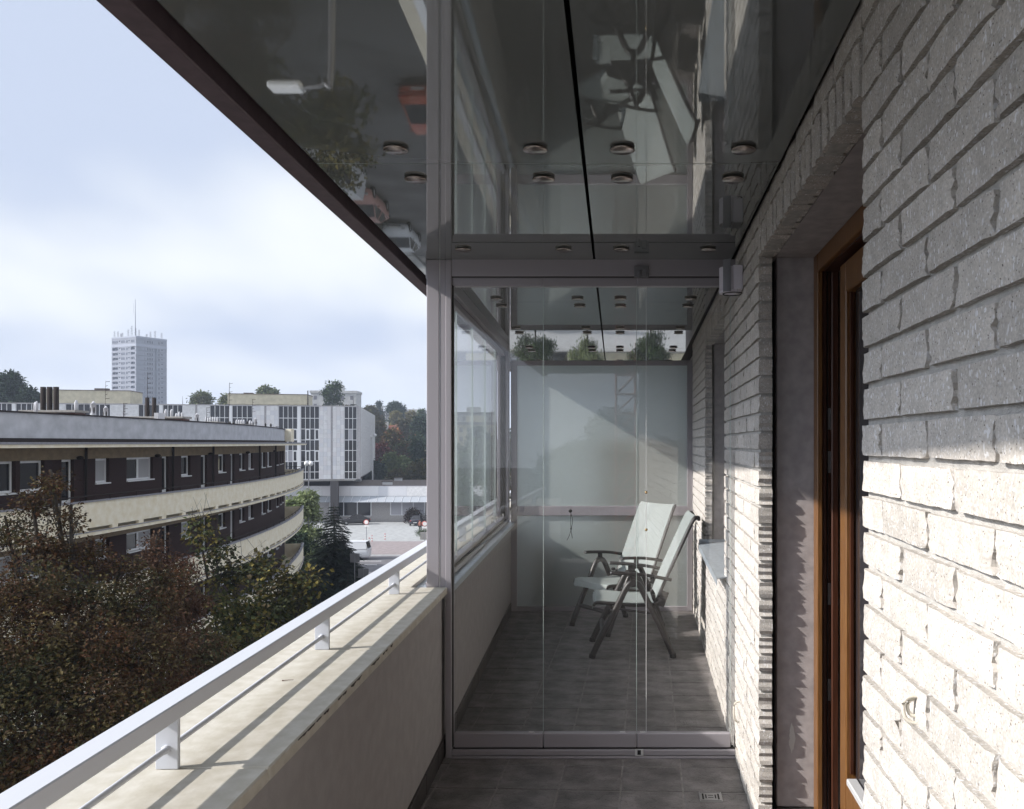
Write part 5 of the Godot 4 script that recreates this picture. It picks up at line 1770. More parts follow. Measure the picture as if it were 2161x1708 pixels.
func build_furniture() -> void:
	var t := thing("folding_chair", "nearer folding armchair with pale fabric and dark metal frame, seen from its side", "chair", Vector3(0.165, 0, -6.63), 0.02, "garden chairs behind the glass")
	var zs := 0.262
	for sg in [-1.0, 1.0]:
		var z: float = sg * zs
		var f := mb()
		tube(f, bend([v3(-0.318, 0.012, z), v3(-0.245, 0.165, z), v3(-0.13, 0.385, z), v3(-0.055, 0.535, z), v3(-0.02, 0.572, z), v3(0.008, 0.575, z)], 5), 0.024, 0.024, 12)
		obj("leg", f, M.chair_frame, t)
		var r := mb()
		tube(r, bend([v3(0.306, 0.012, z), v3(0.225, 0.20, z), v3(0.12, 0.41, z), v3(0.055, 0.54, z), v3(0.02, 0.572, z), v3(-0.005, 0.575, z)], 5), 0.024, 0.024, 12)
		obj("leg", r, M.chair_frame, t)
		for x in [-0.318, 0.306]:
			var c := mb()
			tube(c, [v3(x, 0.0, z), v3(x * 0.985, 0.03, z)], 0.026, 0.026, 10)
			obj("foot_cap", c, M.rubber, t)
		var a := mb()
		tube(a, bend([v3(-0.170, 0.652, z), v3(-0.08, 0.648, z), v3(0.10, 0.632, z), v3(0.292, 0.596, z)], 6), 0.024, 0.022, 12, 0.6)
		obj("armrest", a, M.chair_frame, t)
		var ac := mb()
		tube(ac, [v3(-0.176, 0.652, z), v3(-0.169, 0.652, z)], 0.0185, 0.0212, 12, 0.55)
		obj("armrest_cap", ac, M.steel, t)
		var b := mb()
		box(b, v3(-0.02, 0.565, z - 0.012), v3(0.022, 0.632, z + 0.012), 0.004)
		tube(b, [v3(0.0, 0.578, z - 0.022), v3(0.0, 0.578, z + 0.022)], 0.026, 0.026, 12)
		obj("arm_bracket", b, M.chair_frame, t)
		var sr := mb()
		tube(sr, bend([v3(-0.305, 0.395, sg * 0.24), v3(-0.285, 0.418, sg * 0.24), v3(-0.17, 0.412, sg * 0.24), v3(0.0, 0.398, sg * 0.24), v3(0.175, 0.402, sg * 0.24)], 5), 0.0125, 0.0125, 10)
		obj("seat_rail", sr, M.chair_frame, t)
		var br := mb()
		tube(br, bend([v3(0.165, 0.395, sg * 0.24), v3(0.235, 0.56, sg * 0.24), v3(0.33, 0.765, sg * 0.24), v3(0.432, 0.985, sg * 0.24), v3(0.462, 1.045, sg * 0.24), v3(0.485, 1.072, sg * 0.235), v3(0.508, 1.072, sg * 0.21), v3(0.516, 1.052, sg * 0.17)], 5), 0.0125, 0.0125, 10)
		obj("back_rail", br, M.chair_frame, t)
		var hg := mb()
		box(hg, v3(0.145, 0.385, sg * 0.247 - 0.004), v3(0.205, 0.505, sg * 0.247 + 0.004), 0.002, Basis(Vector3.FORWARD, 0.35), v3(-0.09, 0.09, 0))
		for y in [[0.155, 0.47], [0.175, 0.42], [0.20, 0.45]]:
			tube(hg, [v3(y[0], y[1], sg * 0.244), v3(y[0], y[1], sg * 0.272)], 0.016, 0.014, 10)
		obj("hinge", hg, M.chair_frame, t)
		var st := mb()
		tube(st, [v3(-0.20, 0.385, sg * 0.25), v3(0.19, 0.33, sg * 0.25)], 0.009, 0.009, 8)
		obj("seat_strut", st, M.chair_frame, t)
	var cr := mb()
	tube(cr, [v3(-0.238, 0.18, -zs), v3(-0.238, 0.18, zs)], 0.018, 0.018, 10)
	obj("front_stretcher", cr, M.chair_frame, t)
	var c2 := mb()
	tube(c2, [v3(0.20, 0.26, -zs), v3(0.20, 0.26, zs)], 0.0115, 0.0115, 10)
	obj("rear_stretcher", c2, M.chair_frame, t)
	var tb := mb()
	tube(tb, bend([v3(0.516, 1.052, -0.17), v3(0.52, 1.046, 0), v3(0.516, 1.052, 0.17)], 4), 0.0125, 0.0125, 10)
	obj("top_rail", tb, M.chair_frame, t)
	var se := mb()
	ribbon(se, bend([v3(-0.318, 0.372), v3(-0.308, 0.412), v3(-0.28, 0.434), v3(-0.16, 0.428), v3(0.0, 0.414), v3(0.16, 0.417)], 4), 0.236, 0.004, 0.012)
	obj("seat", se, M.chair_fabric, t)
	var ba := mb()
	ribbon(ba, bend([v3(0.178, 0.445), v3(0.222, 0.56), v3(0.315, 0.772), v3(0.418, 0.995), v3(0.455, 1.068), v3(0.478, 1.092)], 4), 0.236, 0.004, 0.010)
	obj("backrest", ba, M.chair_fabric, t)
	copy_of(t, Vector3(0.057, 0, -7.46), 0.665, "farther folding armchair turned towards the parapet before the frosted screen")

func build_small_things() -> void:
	# lamp on the brick wall beside the screen
	var l := thing("wall_lamp", "round fronted white wall lamp with a metal shield beside the glass screen", "wall lamp", Vector3(0.477 + 0.04 * 4.05, 2.38, -4.05), WALL_TURN)
	one_box("back_box", Vector3(-0.050, 0.012, -0.062), Vector3(-0.002, 0.128, 0.062), M.lamp_white, l, 0.003)
	var b := mb()
	var arc := [v3(-0.03, 0, 0.058)]
	for k in 13: arc.append(v3(-0.050 - sin(PI * k / 12) * 0.062, 0, cos(PI * k / 12) * 0.058))
	arc.append(v3(-0.03, 0, -0.058))
	prism(b, arc, Vector3(0, 0.014, 0))
	var shift := []
	for p in arc: shift.append(p + Vector3(0.001, 0.016, 0))
	prism(b, shift, Vector3(0, 0.108, 0))
	obj("body", b, M.lamp_white, l)
	var sh := mb()
	for k in 16:
		var a0 := lerpf(0.06, 0.24, k / 16.0) * PI
		var a1 := lerpf(0.06, 0.24, (k + 1) / 16.0) * PI
		var p := []
		for a in [a0, a1]:
			for r in [0.070, 0.0725]: p.append(v3(-0.048 - sin(a) * r, 0, cos(a) * r))
		prism(sh, [p[0], p[1], p[3], p[2]], Vector3(0, 0.155, 0))
	obj("shield", sh, M.sign_back, l)
	var ri := mb()
	lathe(ri, [[0.045, -0.004], [0.05, -0.004], [0.05, 0.0], [0.045, 0.0]], 20, v3(-0.045, 0.0, 0))
	obj("seal_ring", ri, M.rubber, l)

	# loops of cable left sticking out of the joints
	var c := thing("cable_loop", "two loops of beige cable sticking out of the near brick wall low in the sun", "cable", Vector3(0.477 + 0.04 * 1.45, 1.184, -1.45), WALL_TURN)
	var s := mb()
	tube(s, bend([v3(0.02, 0.022, 0.003), v3(-0.012, 0.022, 0.0), v3(-0.022, 0.008, -0.004), v3(-0.020, -0.014, -0.003), v3(-0.006, -0.024, 0.0), v3(0.02, -0.022, 0.003)], 6), 0.0036, 0.0036, 8)
	tube(s, bend([v3(0.02, 0.014, -0.006), v3(-0.008, 0.014, -0.008), v3(-0.014, 0.0, -0.008), v3(-0.006, -0.013, -0.006), v3(0.02, -0.012, -0.004)], 6), 0.0034, 0.0034, 8)
	obj("cable", s, M.cable, c)
	var c2 := thing("cable_loop", "single loop of beige cable on the far brick wall just before the glass screen", "cable", Vector3(0.477 + 0.04 * 4.16, 0.30, -4.16), WALL_TURN)
	var s2 := mb()
	tube(s2, bend([v3(0.02, 0.05, 0.0), v3(-0.016, 0.048, 0.0), v3(-0.028, 0.02, 0.004), v3(-0.026, -0.03, 0.006), v3(-0.010, -0.05, 0.0), v3(0.02, -0.05, 0.0)], 6), 0.005, 0.005, 8)
	obj("cable", s2, M.cable, c2)

	# floor drain
	var d := thing("floor_drain", "square slotted metal drain set in the grey floor tiles", "drain", Vector3(0.463, 0.0, -3.86), WALL_TURN)
	one_box("plate", Vector3(-0.053, -0.004, -0.053), Vector3(0.053, 0.0035, 0.053), M.steel, d, 0.002)
	var gr := mb()
	for k in [-1.0, 1.0]:
		box(gr, v3(k * 0.036 - 0.004, 0.0036, -0.030), v3(k * 0.036 + 0.004, 0.0042, 0.030))
		box(gr, v3(k * 0.022 - 0.003, 0.0036, -0.020), v3(k * 0.022 + 0.003, 0.0042, 0.020))
		box(gr, v3(-0.012, 0.0036, k * 0.012 - 0.0022), v3(0.012, 0.0042, k * 0.012 + 0.0022))
		box(gr, v3(-0.047, 0.0036, k * 0.043 - 0.001), v3(0.047, 0.0042, k * 0.043 + 0.001))
	obj("slots", gr, M.rubber, d)

	# added stand-ins for unidentified shapes that darken the frosted glass as blurs
	var cu := thing("cupboard", "brown cabinet added to stand in for an unidentified blur behind the right half of the frosted screen", "cupboard", Vector3(0.28, 0, -8.75))
	one_box("carcass", v3(-0.42, 0.08, -0.4), v3(0.42, 1.72, 0.0), M.cupboard, cu, 0.006)
	one_box("plinth", v3(-0.40, 0.0, -0.38), v3(0.40, 0.079, -0.02), M.crate, cu)
	for x in [-0.415, 0.003]:
		one_box("door", v3(x, 0.1, 0.001), v3(x + 0.412, 1.70, 0.018), M.cupboard, cu, 0.004)
	var bn := thing("storage_box", "dark grey box added to stand in for an unidentified dark blur behind the lower frosted panel", "box", Vector3(-0.42, 0, -8.6))
	one_box("box", v3(-0.36, 0.0, -0.42), v3(0.30, 0.62, 0.0), M.crate, bn, 0.02)
	one_box("lid", v3(-0.38, 0.621, -0.44), v3(0.32, 0.67, 0.02), M.crate, bn, 0.015)

	# cords on the folding leaves
	var k := thing("pull_cord", "thin dark pull cord knotted on a black knob on the middle glass leaf", "cord", Vector3(-0.216, 1.29, -4.385))
	var kn := mb()
	ellipsoid(kn, v3(0, 0, 0.004), v3(0.010, 0.009, 0.012), 12, 8)
	obj("knob", kn, M.rubber, k)
	var co := mb()
	tube(co, bend([v3(0, -0.005, 0), v3(0.012, -0.05, 0.002), v3(0.004, -0.095, 0), v3(-0.006, -0.13, 0), v3(-0.018, -0.155, 0)], 5), 0.0016, 0.0016, 6)
	tube(co, bend([v3(0.002, -0.005, 0), v3(0.002, -0.05, 0.002), v3(0.003, -0.095, 0), v3(0.008, -0.13, 0), v3(0.010, -0.145, 0)], 5), 0.0016, 0.0016, 6)
	ellipsoid(co, v3(0.0035, -0.094, 0), v3(0.005, 0.006, 0.005), 8, 5)
	obj("string", co, M.cord, k)
	var ch := thing("bead_cord", "thin light cord with two bronze beads hanging down the third glass leaf", "cord", Vector3(0.1835, 0.13, -4.35))
	var li := mb()
	tube(li, [v3(0, 0, 0), v3(0, 2.34, 0)], 0.0014, 0.0014, 6)
	obj("string", li, M.alu_bright, ch)
	for y in [1.26, 1.064]:
		var be := mb()
		lathe(be, [[0.0, -0.008], [0.006, -0.006], [0.0075, 0.0], [0.006, 0.006], [0.0, 0.008]], 10, v3(0, y, 0))
		obj("bead", be, M.bronze, ch)
	var tw := thing("twig", "tiny reddish brown twig lying on the coping between two posts", "twig", Vector3(-1.025, 0.897, -2.63), 0.2)
	var tm := mb()
	tube(tm, [v3(-0.016, 0.0, 0), v3(0.0, 0.001, 0.001), v3(0.016, 0.0, -0.001)], 0.0012, 0.0008, 5)
	ellipsoid(tm, v3(-0.016, 0, 0), v3(0.003, 0.002, 0.002), 6, 4)
	obj("stick", tm, M.brown_brick, tw)

# ---------------------------------------------------------------- street
func car(called: String, label: String, at: Vector3, turn: float, paint: Color, kind := "car", group := "cars in the street") -> Node3D:
	# front towards -x before turning
	var t := thing(called, label, "van" if kind == "van" else "car", at, turn, group)
	var pm := mat(paint, 0.4)
	pm.clearcoat_enabled = true
	pm.clearcoat = 0.35
	pm.clearcoat_roughness = 0.05
	var van := kind == "van"
	# stations along the car: [x, half width, underside, shoulder height]
	var st := [[-2.18, 0.62, 0.40, 0.58], [-2.08, 0.76, 0.26, 0.68], [-1.75, 0.85, 0.22, 0.78], [-1.0, 0.88, 0.20, 0.90], [0.0, 0.89, 0.20, 0.93], [1.1, 0.88, 0.20, 0.95], [1.75, 0.85, 0.24, 0.97], [2.08, 0.78, 0.30, 0.94], [2.2, 0.66, 0.42, 0.80]]
	if van: st = [[-2.3, 0.72, 0.40, 0.75], [-2.2, 0.86, 0.28, 0.95], [-1.6, 0.94, 0.24, 1.12], [-0.8, 0.96, 0.22, 1.2], [2.3, 0.96, 0.24, 1.2], [2.42, 0.9, 0.35, 1.15]]
	var s := mb()
	var rings := []
	for q in st:
		var ring := []
		for p in [[0.70, 0.0], [0.96, 0.12], [1.0, 0.45], [0.97, 0.8], [0.84, 1.0], [-0.84, 1.0], [-0.97, 0.8], [-1.0, 0.45], [-0.96, 0.12], [-0.70, 0.0]]:
			ring.append(v3(q[0], lerpf(q[2], q[3], p[1]), q[1] * p[0]))
		rings.append(ring)
	s.set_smooth_group(1)
	for i in rings.size() - 1:
		for k in 10:
			var c := v3((st[i][0] + st[i + 1][0]) / 2, 0.55, 0)
			quad(s, rings[i][k], rings[i][(k + 1) % 10], rings[i + 1][(k + 1) % 10], rings[i + 1][k], rings[i][k] + rings[i + 1][(k + 1) % 10] - c * 2)
	s.set_smooth_group(-1)
	for e in [[0, -1.0], [rings.size() - 1, 1.0]]:
		for k in range(1, 9): tri(s, rings[e[0]][0], rings[e[0]][k], rings[e[0]][k + 1], v3(e[1], 0, 0))
	obj("body", s, pm, t)
	# cabin: [x, height, half width] along its top, glazed below the roof
	var cab := [[-1.02, 0.90, 0.74], [-0.25, 1.40, 0.60], [0.25, 1.45, 0.61], [0.95, 1.42, 0.59], [1.78, 0.97, 0.68]]
	if van: cab = [[-1.6, 1.12, 0.84], [-0.95, 1.80, 0.76], [0.0, 1.92, 0.78], [2.2, 1.90, 0.78], [2.38, 1.15, 0.88]]
	var g := mb()
	for i in cab.size() - 1:
		var a: Array = cab[i]
		var b: Array = cab[i + 1]
		var ya := 1.15 if van else 0.88
		for sg in [-1.0, 1.0]:
			quad(g, v3(a[0], ya, sg * (0.9 if van else 0.80)), v3(b[0], ya, sg * (0.9 if van else 0.80)), v3(b[0], b[1], sg * b[2]), v3(a[0], a[1], sg * a[2]), v3(0, 0.2, sg))
		quad(g, v3(a[0], a[1], -a[2]), v3(a[0], a[1], a[2]), v3(b[0], b[1], b[2]), v3(b[0], b[1], -b[2]), v3(b[1] - a[1], 1, 0) * v3(-1, 1, 1))
	obj("window_glass", g, M.window_glass, t)
	var r := mb()
	r.set_smooth_group(1)
	for i in range(1, cab.size() - 2):
		var a: Array = cab[i]
		var b: Array = cab[i + 1]
		quad(r, v3(a[0], a[1] + 0.012, -a[2] - 0.01), v3(a[0], a[1] + 0.012, a[2] + 0.01), v3(b[0], b[1] + 0.012, b[2] + 0.01), v3(b[0], b[1] + 0.012, -b[2] - 0.01), Vector3.UP)
	r.set_smooth_group(-1)
	for sg in [-1.0, 1.0]:
		for i in cab.size():
			var a: Array = cab[i]
			if i < cab.size() - 1:
				tube(r, [v3(a[0], a[1], sg * a[2]), v3(cab[i + 1][0], cab[i + 1][1], sg * cab[i + 1][2])], 0.032, 0.032, 5)
		tube(r, [v3(0.30, 1.40 if not van else 1.9, sg * 0.62), v3(0.36, 0.9, sg * 0.81)], 0.035, 0.035, 5)
		if van: quad(r, v3(0.1, 1.15, sg * 0.915), v3(2.3, 1.15, sg * 0.915), v3(2.2, 1.88, sg * 0.795), v3(0.1, 1.9, sg * 0.795), v3(0, 0, sg))
	obj("roof", r, pm, t)
	for x in [-1.38, 1.32]:
		for sg in [-1.0, 1.0]:
			var w := mb()
			lathe(w, [[0.20, -0.10], [0.30, -0.10], [0.325, -0.06], [0.325, 0.06], [0.30, 0.10], [0.20, 0.10]], 18, v3(x, 0.325, sg * 0.80), Basis(Vector3.RIGHT, PI / 2))
			var ty := obj("wheel", w, M.tyre, t)
			var ri := mb()
			lathe(ri, [[0.0, 0.075], [0.07, 0.085], [0.20, 0.07], [0.21, 0.0], [0.21, -0.07], [0.07, -0.085], [0.0, -0.075]], 14, v3(x, 0.325, sg * 0.80), Basis(Vector3.RIGHT, PI / 2))
			obj("rim", ri, M.rim, ty)
	for sg in [-1.0, 1.0]:
		var dy := 0.18 if van else 0.0
		var h := mb()
		box(h, v3(-2.17, 0.56 + dy, sg * 0.60 - 0.13), v3(-2.04, 0.68 + dy, sg * 0.60 + 0.13), 0.02)
		obj("headlight", h, M.headlamp, t)
		var tl := mb()
		box(tl, v3(2.09 + (0.22 if van else 0.0), 0.70 + dy, sg * 0.64 - 0.11), v3(2.20 + (0.22 if van else 0.0), 0.84 + dy, sg * 0.64 + 0.11), 0.02)
		obj("tail_light", tl, M.tail, t)
		var mi := mb()
		ellipsoid(mi, v3(-0.85, 0.98 + dy, sg * 0.97), v3(0.06, 0.07, 0.10), 8, 5)
		obj("mirror", mi, pm, t)
	for e in [-2.2, 2.205]:
		put_box("number_plate", v3(e - 0.012 + (0.22 if van and e > 0 else -0.1 if van else 0.0), 0.46, -0.26), v3(e + 0.012 + (0.22 if van and e > 0 else -0.1 if van else 0.0), 0.57, 0.26), M.plate, t)
	put_box("grille", v3(-2.195 - (0.1 if van else 0.0), 0.40, -0.45), v3(-2.15 - (0.1 if van else 0.0), 0.455, 0.45), M.tyre, t)
	return t

func round_sign(label: String, at: Vector3, turn: float) -> void:
	var t := thing("road_sign", label, "road sign", at, turn)
	var p := mb()
	tube(p, [Vector3.ZERO, v3(0, 2.5, 0)], 0.035, 0.035, 8)
	obj("pole", p, M.pole, t)
	var r := mb()
	lathe(r, [[0.0, 0.0], [0.33, 0.0], [0.33, 0.02], [0.26, 0.02]], 28, v3(0, 2.35, 0.05), Basis(Vector3.RIGHT, PI / 2))
	obj("red_ring", r, M.sign_red, t)
	var w := mb()
	lathe(w, [[0.262, 0.018], [0.0, 0.019]], 28, v3(0, 2.35, 0.05), Basis(Vector3.RIGHT, PI / 2))
	obj("white_disc", w, M.sign_white, t)
	one_box("small_plate", v3(-0.27, 1.78, 0.04), v3(0.27, 1.96, 0.06), M.sign_white, t)

func person(at: Vector3, turn: float) -> void:
	var t := thing("person", "person in a reddish top and dark trousers walking away past the parked car", "person", at, turn)
	# joints of a walking figure, joined with a smooth minimum and meshed as surface nets
	var bones := [[v3(0, 1.42, 0), v3(0, 1.0, 0), 0.155, 0.135], [v3(-0.16, 1.40, 0), v3(0.16, 1.40, 0), 0.07, 0.07], [v3(0, 1.45, 0), v3(0, 1.58, 0.01), 0.06, 0.06], [v3(0, 1.62, 0.0), v3(0, 1.70, 0.0), 0.088, 0.09],
		[v3(-0.10, 0.95, 0), v3(-0.11, 0.52, -0.14), 0.095, 0.065], [v3(-0.11, 0.52, -0.14), v3(-0.11, 0.09, -0.10), 0.06, 0.042], [v3(-0.11, 0.06, -0.10), v3(-0.11, 0.04, -0.26), 0.045, 0.035],
		[v3(0.10, 0.95, 0), v3(0.11, 0.52, 0.06), 0.095, 0.065], [v3(0.11, 0.52, 0.06), v3(0.11, 0.14, 0.32), 0.06, 0.042], [v3(0.11, 0.10, 0.33), v3(0.11, 0.03, 0.20), 0.045, 0.035],
		[v3(-0.21, 1.38, 0), v3(-0.26, 1.08, 0.06), 0.055, 0.045], [v3(-0.26, 1.08, 0.06), v3(-0.25, 0.84, -0.06), 0.042, 0.034], [v3(0.21, 1.38, 0), v3(0.26, 1.08, -0.05), 0.055, 0.045], [v3(0.26, 1.08, -0.05), v3(0.25, 0.84, -0.16), 0.042, 0.034]]
	var s := nets(bones, 0.035)
	s.generate_normals()
	var m := mat(Color.WHITE, 0.9)
	m.vertex_color_use_as_albedo = true
	put("body", s.commit(), m, t)
	var h := mb()
	ellipsoid(h, v3(0, 1.70, 0.02), v3(0.10, 0.10, 0.11), 10, 7)
	obj("hair", h, M.hair, t)

func nets(bones: Array, cell: float) -> SurfaceTool:
	var lo := Vector3.ONE * 9.0
	var hi := Vector3.ONE * -9.0
	for b in bones:
		for e in 2:
			lo = lo.min(b[e] - Vector3.ONE * (b[2 + e] + cell * 2))
			hi = hi.max(b[e] + Vector3.ONE * (b[2 + e] + cell * 2))
	var n := Vector3i(((hi - lo) / cell).ceil())
	var f := PackedFloat32Array()
	f.resize((n.x + 1) * (n.y + 1) * (n.z + 1))
	var id := func(i: int, j: int, k: int) -> int: return (i * (n.y + 1) + j) * (n.z + 1) + k
	for i in n.x + 1:
		for j in n.y + 1:
			for k in n.z + 1:
				var p := lo + Vector3(i, j, k) * cell
				var acc := 0.0
				for b in bones:
					var a: Vector3 = b[0]
					var d: Vector3 = b[1] - a
					var u := clampf((p - a).dot(d) / d.length_squared(), 0.0, 1.0)
					acc += exp(-((p - a - d * u).length() - lerpf(b[2], b[3], u)) * 45.0)
				f[id.call(i, j, k)] = -log(maxf(acc, 1e-30)) / 45.0
	var verts := {}
	for i in n.x:
		for j in n.y:
			for k in n.z:
				var sum := Vector3.ZERO
				var c := 0
				var at := [Vector3i(0, 0, 0), Vector3i(1, 0, 0), Vector3i(0, 1, 0), Vector3i(0, 0, 1), Vector3i(1, 1, 0), Vector3i(1, 0, 1), Vector3i(0, 1, 1), Vector3i(1, 1, 1)]
				for e in [[0, 1], [0, 2], [0, 3], [1, 4], [1, 5], [2, 4], [2, 6], [3, 5], [3, 6], [4, 7], [5, 7], [6, 7]]:
					var p: Vector3i = at[e[0]]
					var q: Vector3i = at[e[1]]
					var a: float = f[id.call(i + p.x, j + p.y, k + p.z)]
					var b: float = f[id.call(i + q.x, j + q.y, k + q.z)]
					if (a < 0.0) != (b < 0.0):
						sum += Vector3(p).lerp(Vector3(q), a / (a - b))
						c += 1
				if c: verts[Vector3i(i, j, k)] = lo + (Vector3(i, j, k) + sum / c) * cell
	var s := mb()
	s.set_smooth_group(1)
	for i in range(1, n.x):
		for j in range(1, n.y):
			for k in range(1, n.z):
				var a: float = f[id.call(i, j, k)]
				for ax in 3:
					var step := Vector3i.ZERO
					step[ax] = 1
					var b: float = f[id.call(i + step.x, j + step.y, k + step.z)]
					if (a < 0.0) == (b < 0.0): continue
					var u := Vector3i.ZERO
					var v := Vector3i.ZERO
					u[(ax + 1) % 3] = 1
					v[(ax + 2) % 3] = 1
					var o := Vector3i(i, j, k)
					var q := [verts.get(o - u - v), verts.get(o - v), verts.get(o), verts.get(o - u)]
					if null in q: continue
					var y: float = q[0].y
					s.set_color(Color(0.05, 0.045, 0.05) if y < 0.98 else Color(0.30, 0.12, 0.09) if y < 1.50 and y > 0.9 else Color(0.36, 0.21, 0.15))
					quad(s, q[0], q[1], q[2], q[3], Vector3(step) * (1.0 if a < 0.0 else -1.0))
	return s

func build_street_things() -> void:
	var g := GROUND + 0.01
	var black := lin(0.012, 0.010, 0.012)
	car("parked_car", "black hatchback parked by the canopy with its tail towards the balcony", Vector3(-39.2, g, -126.8), 0.42, black)
	car("parked_car", "dark car parked beside the corner post, seen from straight behind", Vector3(-29.7, g, -126.5), -PI / 2 + 0.12, lin(0.02, 0.018, 0.03))
	car("delivery_van", "white van on the cross street half behind the dark spruce", Vector3(-28.4, g + 0.01, -89.0), 0.05, lin(0.62, 0.64, 0.68), "van")
	car("street_car", "orange car in the street below, mirrored in the balcony ceiling", Vector3(-7.6, g, -34.7), PI / 2 + PI, lin(0.45, 0.075, 0.03))
	car("street_car", "silver car parked at the far kerb, mirrored nearest the glass screen", Vector3(-14.0, g, -55.5), PI / 2, lin(0.50, 0.52, 0.55))
	car("street_car", "pale red car parked behind the silver one, mirrored by the ceiling edge", Vector3(-14.2, g, -48.0), PI / 2, lin(0.40, 0.20, 0.17))
	car("delivery_van", "white van parked under the trees, mirrored through leaves in the ceiling", Vector3(-13.6, g, -40.5), PI / 2, lin(0.62, 0.63, 0.66), "van")
	car("street_car", "grey car driving in the street straight below the balcony", Vector3(-6.2, g, -20.0), PI / 2, lin(0.20, 0.20, 0.21))
	round_sign("round white no entry for vehicles sign with red rim beside the striped bollards", Vector3(-31.3, g, -106.0), 0.0)
	round_sign("round red rimmed sign at the right beside the planter and corner post", Vector3(-23.4, g, -104.0), 0.0)
	var first: Node3D = null
	var k := 0
	for q in [[-29.96, 100.2, "front left one of the red and white bollards by the road sign"], [-29.9, 102.4, "middle one of the red and white bollards by the road sign"], [-30.3, 105.0, "back right one of the red and white bollards, close behind the sign pole"], [-29.2, 107.0, "farthest red and white bollard right of the sign pole"]]:
		if first == null:
			first = thing("bollard", q[2], "bollard", Vector3(q[0], g, -q[1]), 0.0, "striped bollards in the car park")
			for i in 5:
				var s := mb()
				tube(s, [v3(0, 0.16 * i, 0), v3(0, 0.16 * (i + 1), 0)], 0.05, 0.05, 8)
				obj("stripe", s, M.sign_red if i % 2 == 0 else M.sign_white, first)
		else:
			copy_of(first, Vector3(q[0], g, -q[1]), 0.3 * k, q[2])
		k += 1
	var chn := thing("chain", "thin chain sagging between the striped bollards", "chain", Vector3(-29.9, g, -102.4))
	var cs := mb()
	tube(cs, bend([v3(-0.06, 0.7, 2.2), v3(-0.03, 0.5, 1.1), v3(0, 0.7, 0)], 5), 0.015, 0.015, 5)
	tube(cs, bend([v3(0, 0.7, 0), v3(-0.2, 0.5, -1.3), v3(-0.4, 0.7, -2.6)], 5), 0.015, 0.015, 5)
	obj("links", cs, M.pole, chn)
	person(Vector3(-26.5, g, -115.0), 0.2)
	var pl := thing("planter", "low concrete planter with a green shrub beside the corner post", "planter", Vector3(-24.2, g, -107.0))
	one_box("trough", v3(-0.5, 0, -1.4), v3(1.6, 0.95, 0.0), M.concrete, pl, 0.03)
	one_box("earth", v3(-0.4, 0.95, -1.3), v3(1.5, 0.97, -0.1), M.soil, pl)
	var sp := leafy_spots([[-0.7, 0.7, -0.4, 0.6], [-0.4, 1.0, -0.7, 0.6], [0.4, 1.1, -0.7, 0.55], [1.1, 1.0, -0.6, 0.5]], 150.0)
	foliage(pl, "near", sp, GREEN, "shrub")
	for q in [[-31.0, 129.6, 1.0, "dark rounded bush under the right shop window of the pavilion"], [-27.6, 130.0, 0.95, "dark bush behind the parked car under the shop window"]]:
		var b := thing("bush", q[3], "bush", Vector3(q[0], g, -q[1]))
		var tw := mb()
		for i in 7: tube(tw, [v3(0, 0, 0), v3(rng.randfn() * 0.3, 1.0, rng.randfn() * 0.3), v3(rng.randfn() * 0.55, 2.0, rng.randfn() * 0.5)], 0.03, 0.01, 4)
		obj("stems", tw, M.bark, b).set_meta("kind", "stuff")
		foliage(b, "mid", leafy_spots([[0, 1.1, 0, q[2]], [0.2, 1.6, 0.1, 0.7], [-0.3, 0.8, 0.1, 0.7]], 90.0), [Color(0.03, 0.018, 0.022), Color(0.04, 0.03, 0.025), Color(0.022, 0.024, 0.018)])
	# sign boards turned away, on their poles
	for q in [[-18.25, 61.0, 2.55, 0.76, "grey back of a road sign on a pole in front of the cross street"], [-19.5, 63.0, 3.40, 0.72, "grey back of a road sign half behind the spruce boughs"]]:
		var b := thing("sign_back", q[4], "road sign", Vector3(q[0], g, -q[1]), 0.05)
		var p := mb()
		tube(p, [Vector3.ZERO, v3(0, q[2] + 0.7, 0)], 0.035, 0.035, 8)
		obj("pole", p, M.pole, b)
		var s := mb()
		box(s, v3(-q[3] / 2, q[2], -0.06), v3(q[3] / 2, q[2] + 0.68, -0.04), 0.006)
		box(s, v3(-q[3] / 2, q[2] + 0.15, -0.04), v3(q[3] / 2, q[2] + 0.18, -0.02))
		box(s, v3(-q[3] / 2, q[2] + 0.5, -0.04), v3(q[3] / 2, q[2] + 0.53, -0.02))
		obj("board", s, M.sign_back, b)
	# lamps
	var gl := thing("globe_lamp", "slim street lamp with white globes in front of the office block", "street lamp", Vector3(-29.2, g, -80.0))
	var gp := mb()
	tube(gp, [Vector3.ZERO, v3(0, 10.3, 0)], 0.09, 0.05, 8)
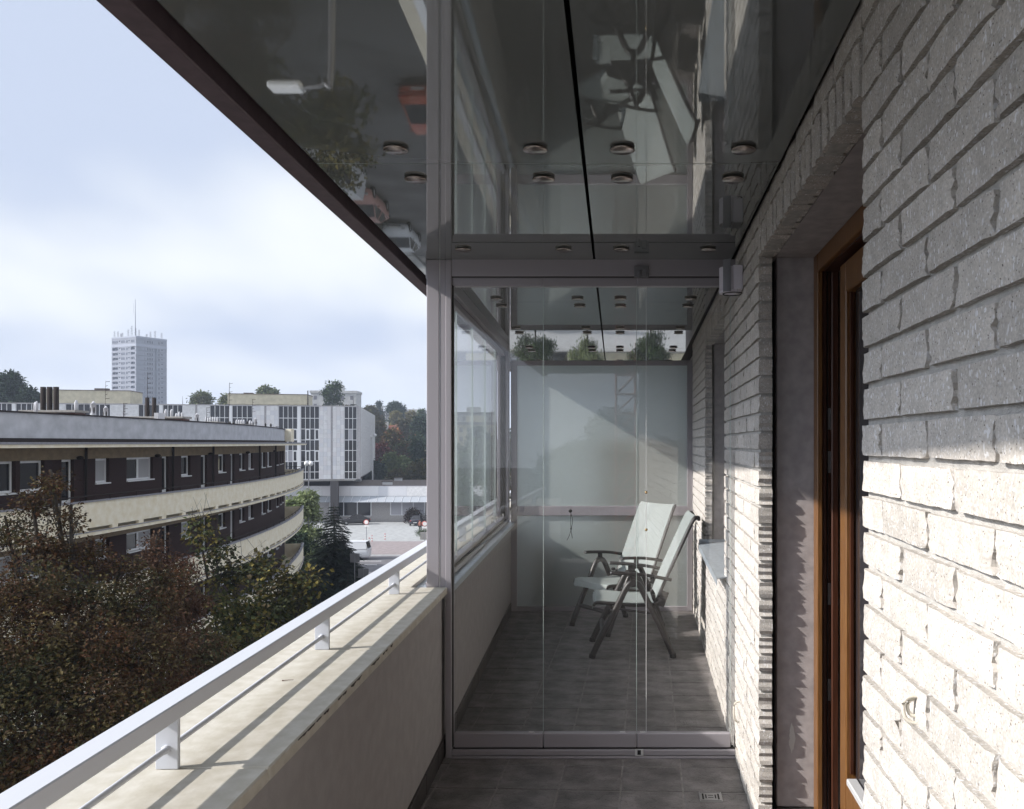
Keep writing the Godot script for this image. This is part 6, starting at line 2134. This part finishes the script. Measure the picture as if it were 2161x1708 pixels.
	obj("pole", gp, M.pole, gl)
	for x in [-0.22, 0.22]:
		var s := mb()
		ellipsoid(s, v3(x, 10.5, 0), v3(0.22, 0.24, 0.22), 12, 8)
		obj("globe", s, M.lamp_head, gl)
	var pk := thing("globe_lamp", "park lamp with two white globes beside the dark red tree", "street lamp", Vector3(-45.2, g, -157.0))
	var pp := mb()
	tube(pp, [Vector3.ZERO, v3(0, 13.4, 0)], 0.16, 0.12, 8)
	obj("pole", pp, M.lamp_head, pk)
	for x in [-0.4, 0.4]:
		var s := mb()
		ellipsoid(s, v3(x, 13.8 + x * 0.4, 0), v3(0.38, 0.30, 0.38), 12, 8)
		obj("globe", s, M.lamp_head, pk)
	var sl := thing("street_lamp", "street lamp below the balcony with a flat head, mirrored in the ceiling", "street lamp", Vector3(-4.25, g, -12.6))
	var po := mb()
	tube(po, bend([Vector3.ZERO, v3(0, 5.0, 0), v3(0, 8.6, 0), v3(-0.12, 8.95, 0), v3(-0.45, 9.0, 0)], 6), 0.075, 0.03, 10)
	obj("pole", po, M.pole, sl)
	var yb := mb()
	tube(yb, [v3(0, 6.9, 0), v3(0, 7.6, 0)], 0.085, 0.085, 10)
	obj("yellow_band", yb, M.yellow, sl)
	var hd := mb()
	box(hd, v3(-0.95, 8.93, -0.13), v3(-0.42, 9.06, 0.13), 0.04)
	obj("head", hd, M.lamp_head, sl)
	# crane mast of the building site behind the balcony, seen only in the glass
	var cm := thing("crane_mast", "red lattice crane mast behind the balcony, mirrored in the glass screen", "crane", Vector3(0.75, GROUND, 34.0))
	var ms := mb()
	for x in [-0.5, 0.5]:
		for z in [-0.5, 0.5]: tube(ms, [v3(x, 0, z), v3(x, 17.0, z)], 0.07, 0.07, 5)
	for i in 17:
		for z in [-0.5, 0.5]:
			tube(ms, [v3(-0.5, i, z), v3(0.5, i + 1, z)], 0.035, 0.035, 4)
			tube(ms, [v3(-0.5, i, z), v3(0.5, i, z)], 0.035, 0.035, 4)
	obj("lattice", ms, M.mast, cm)
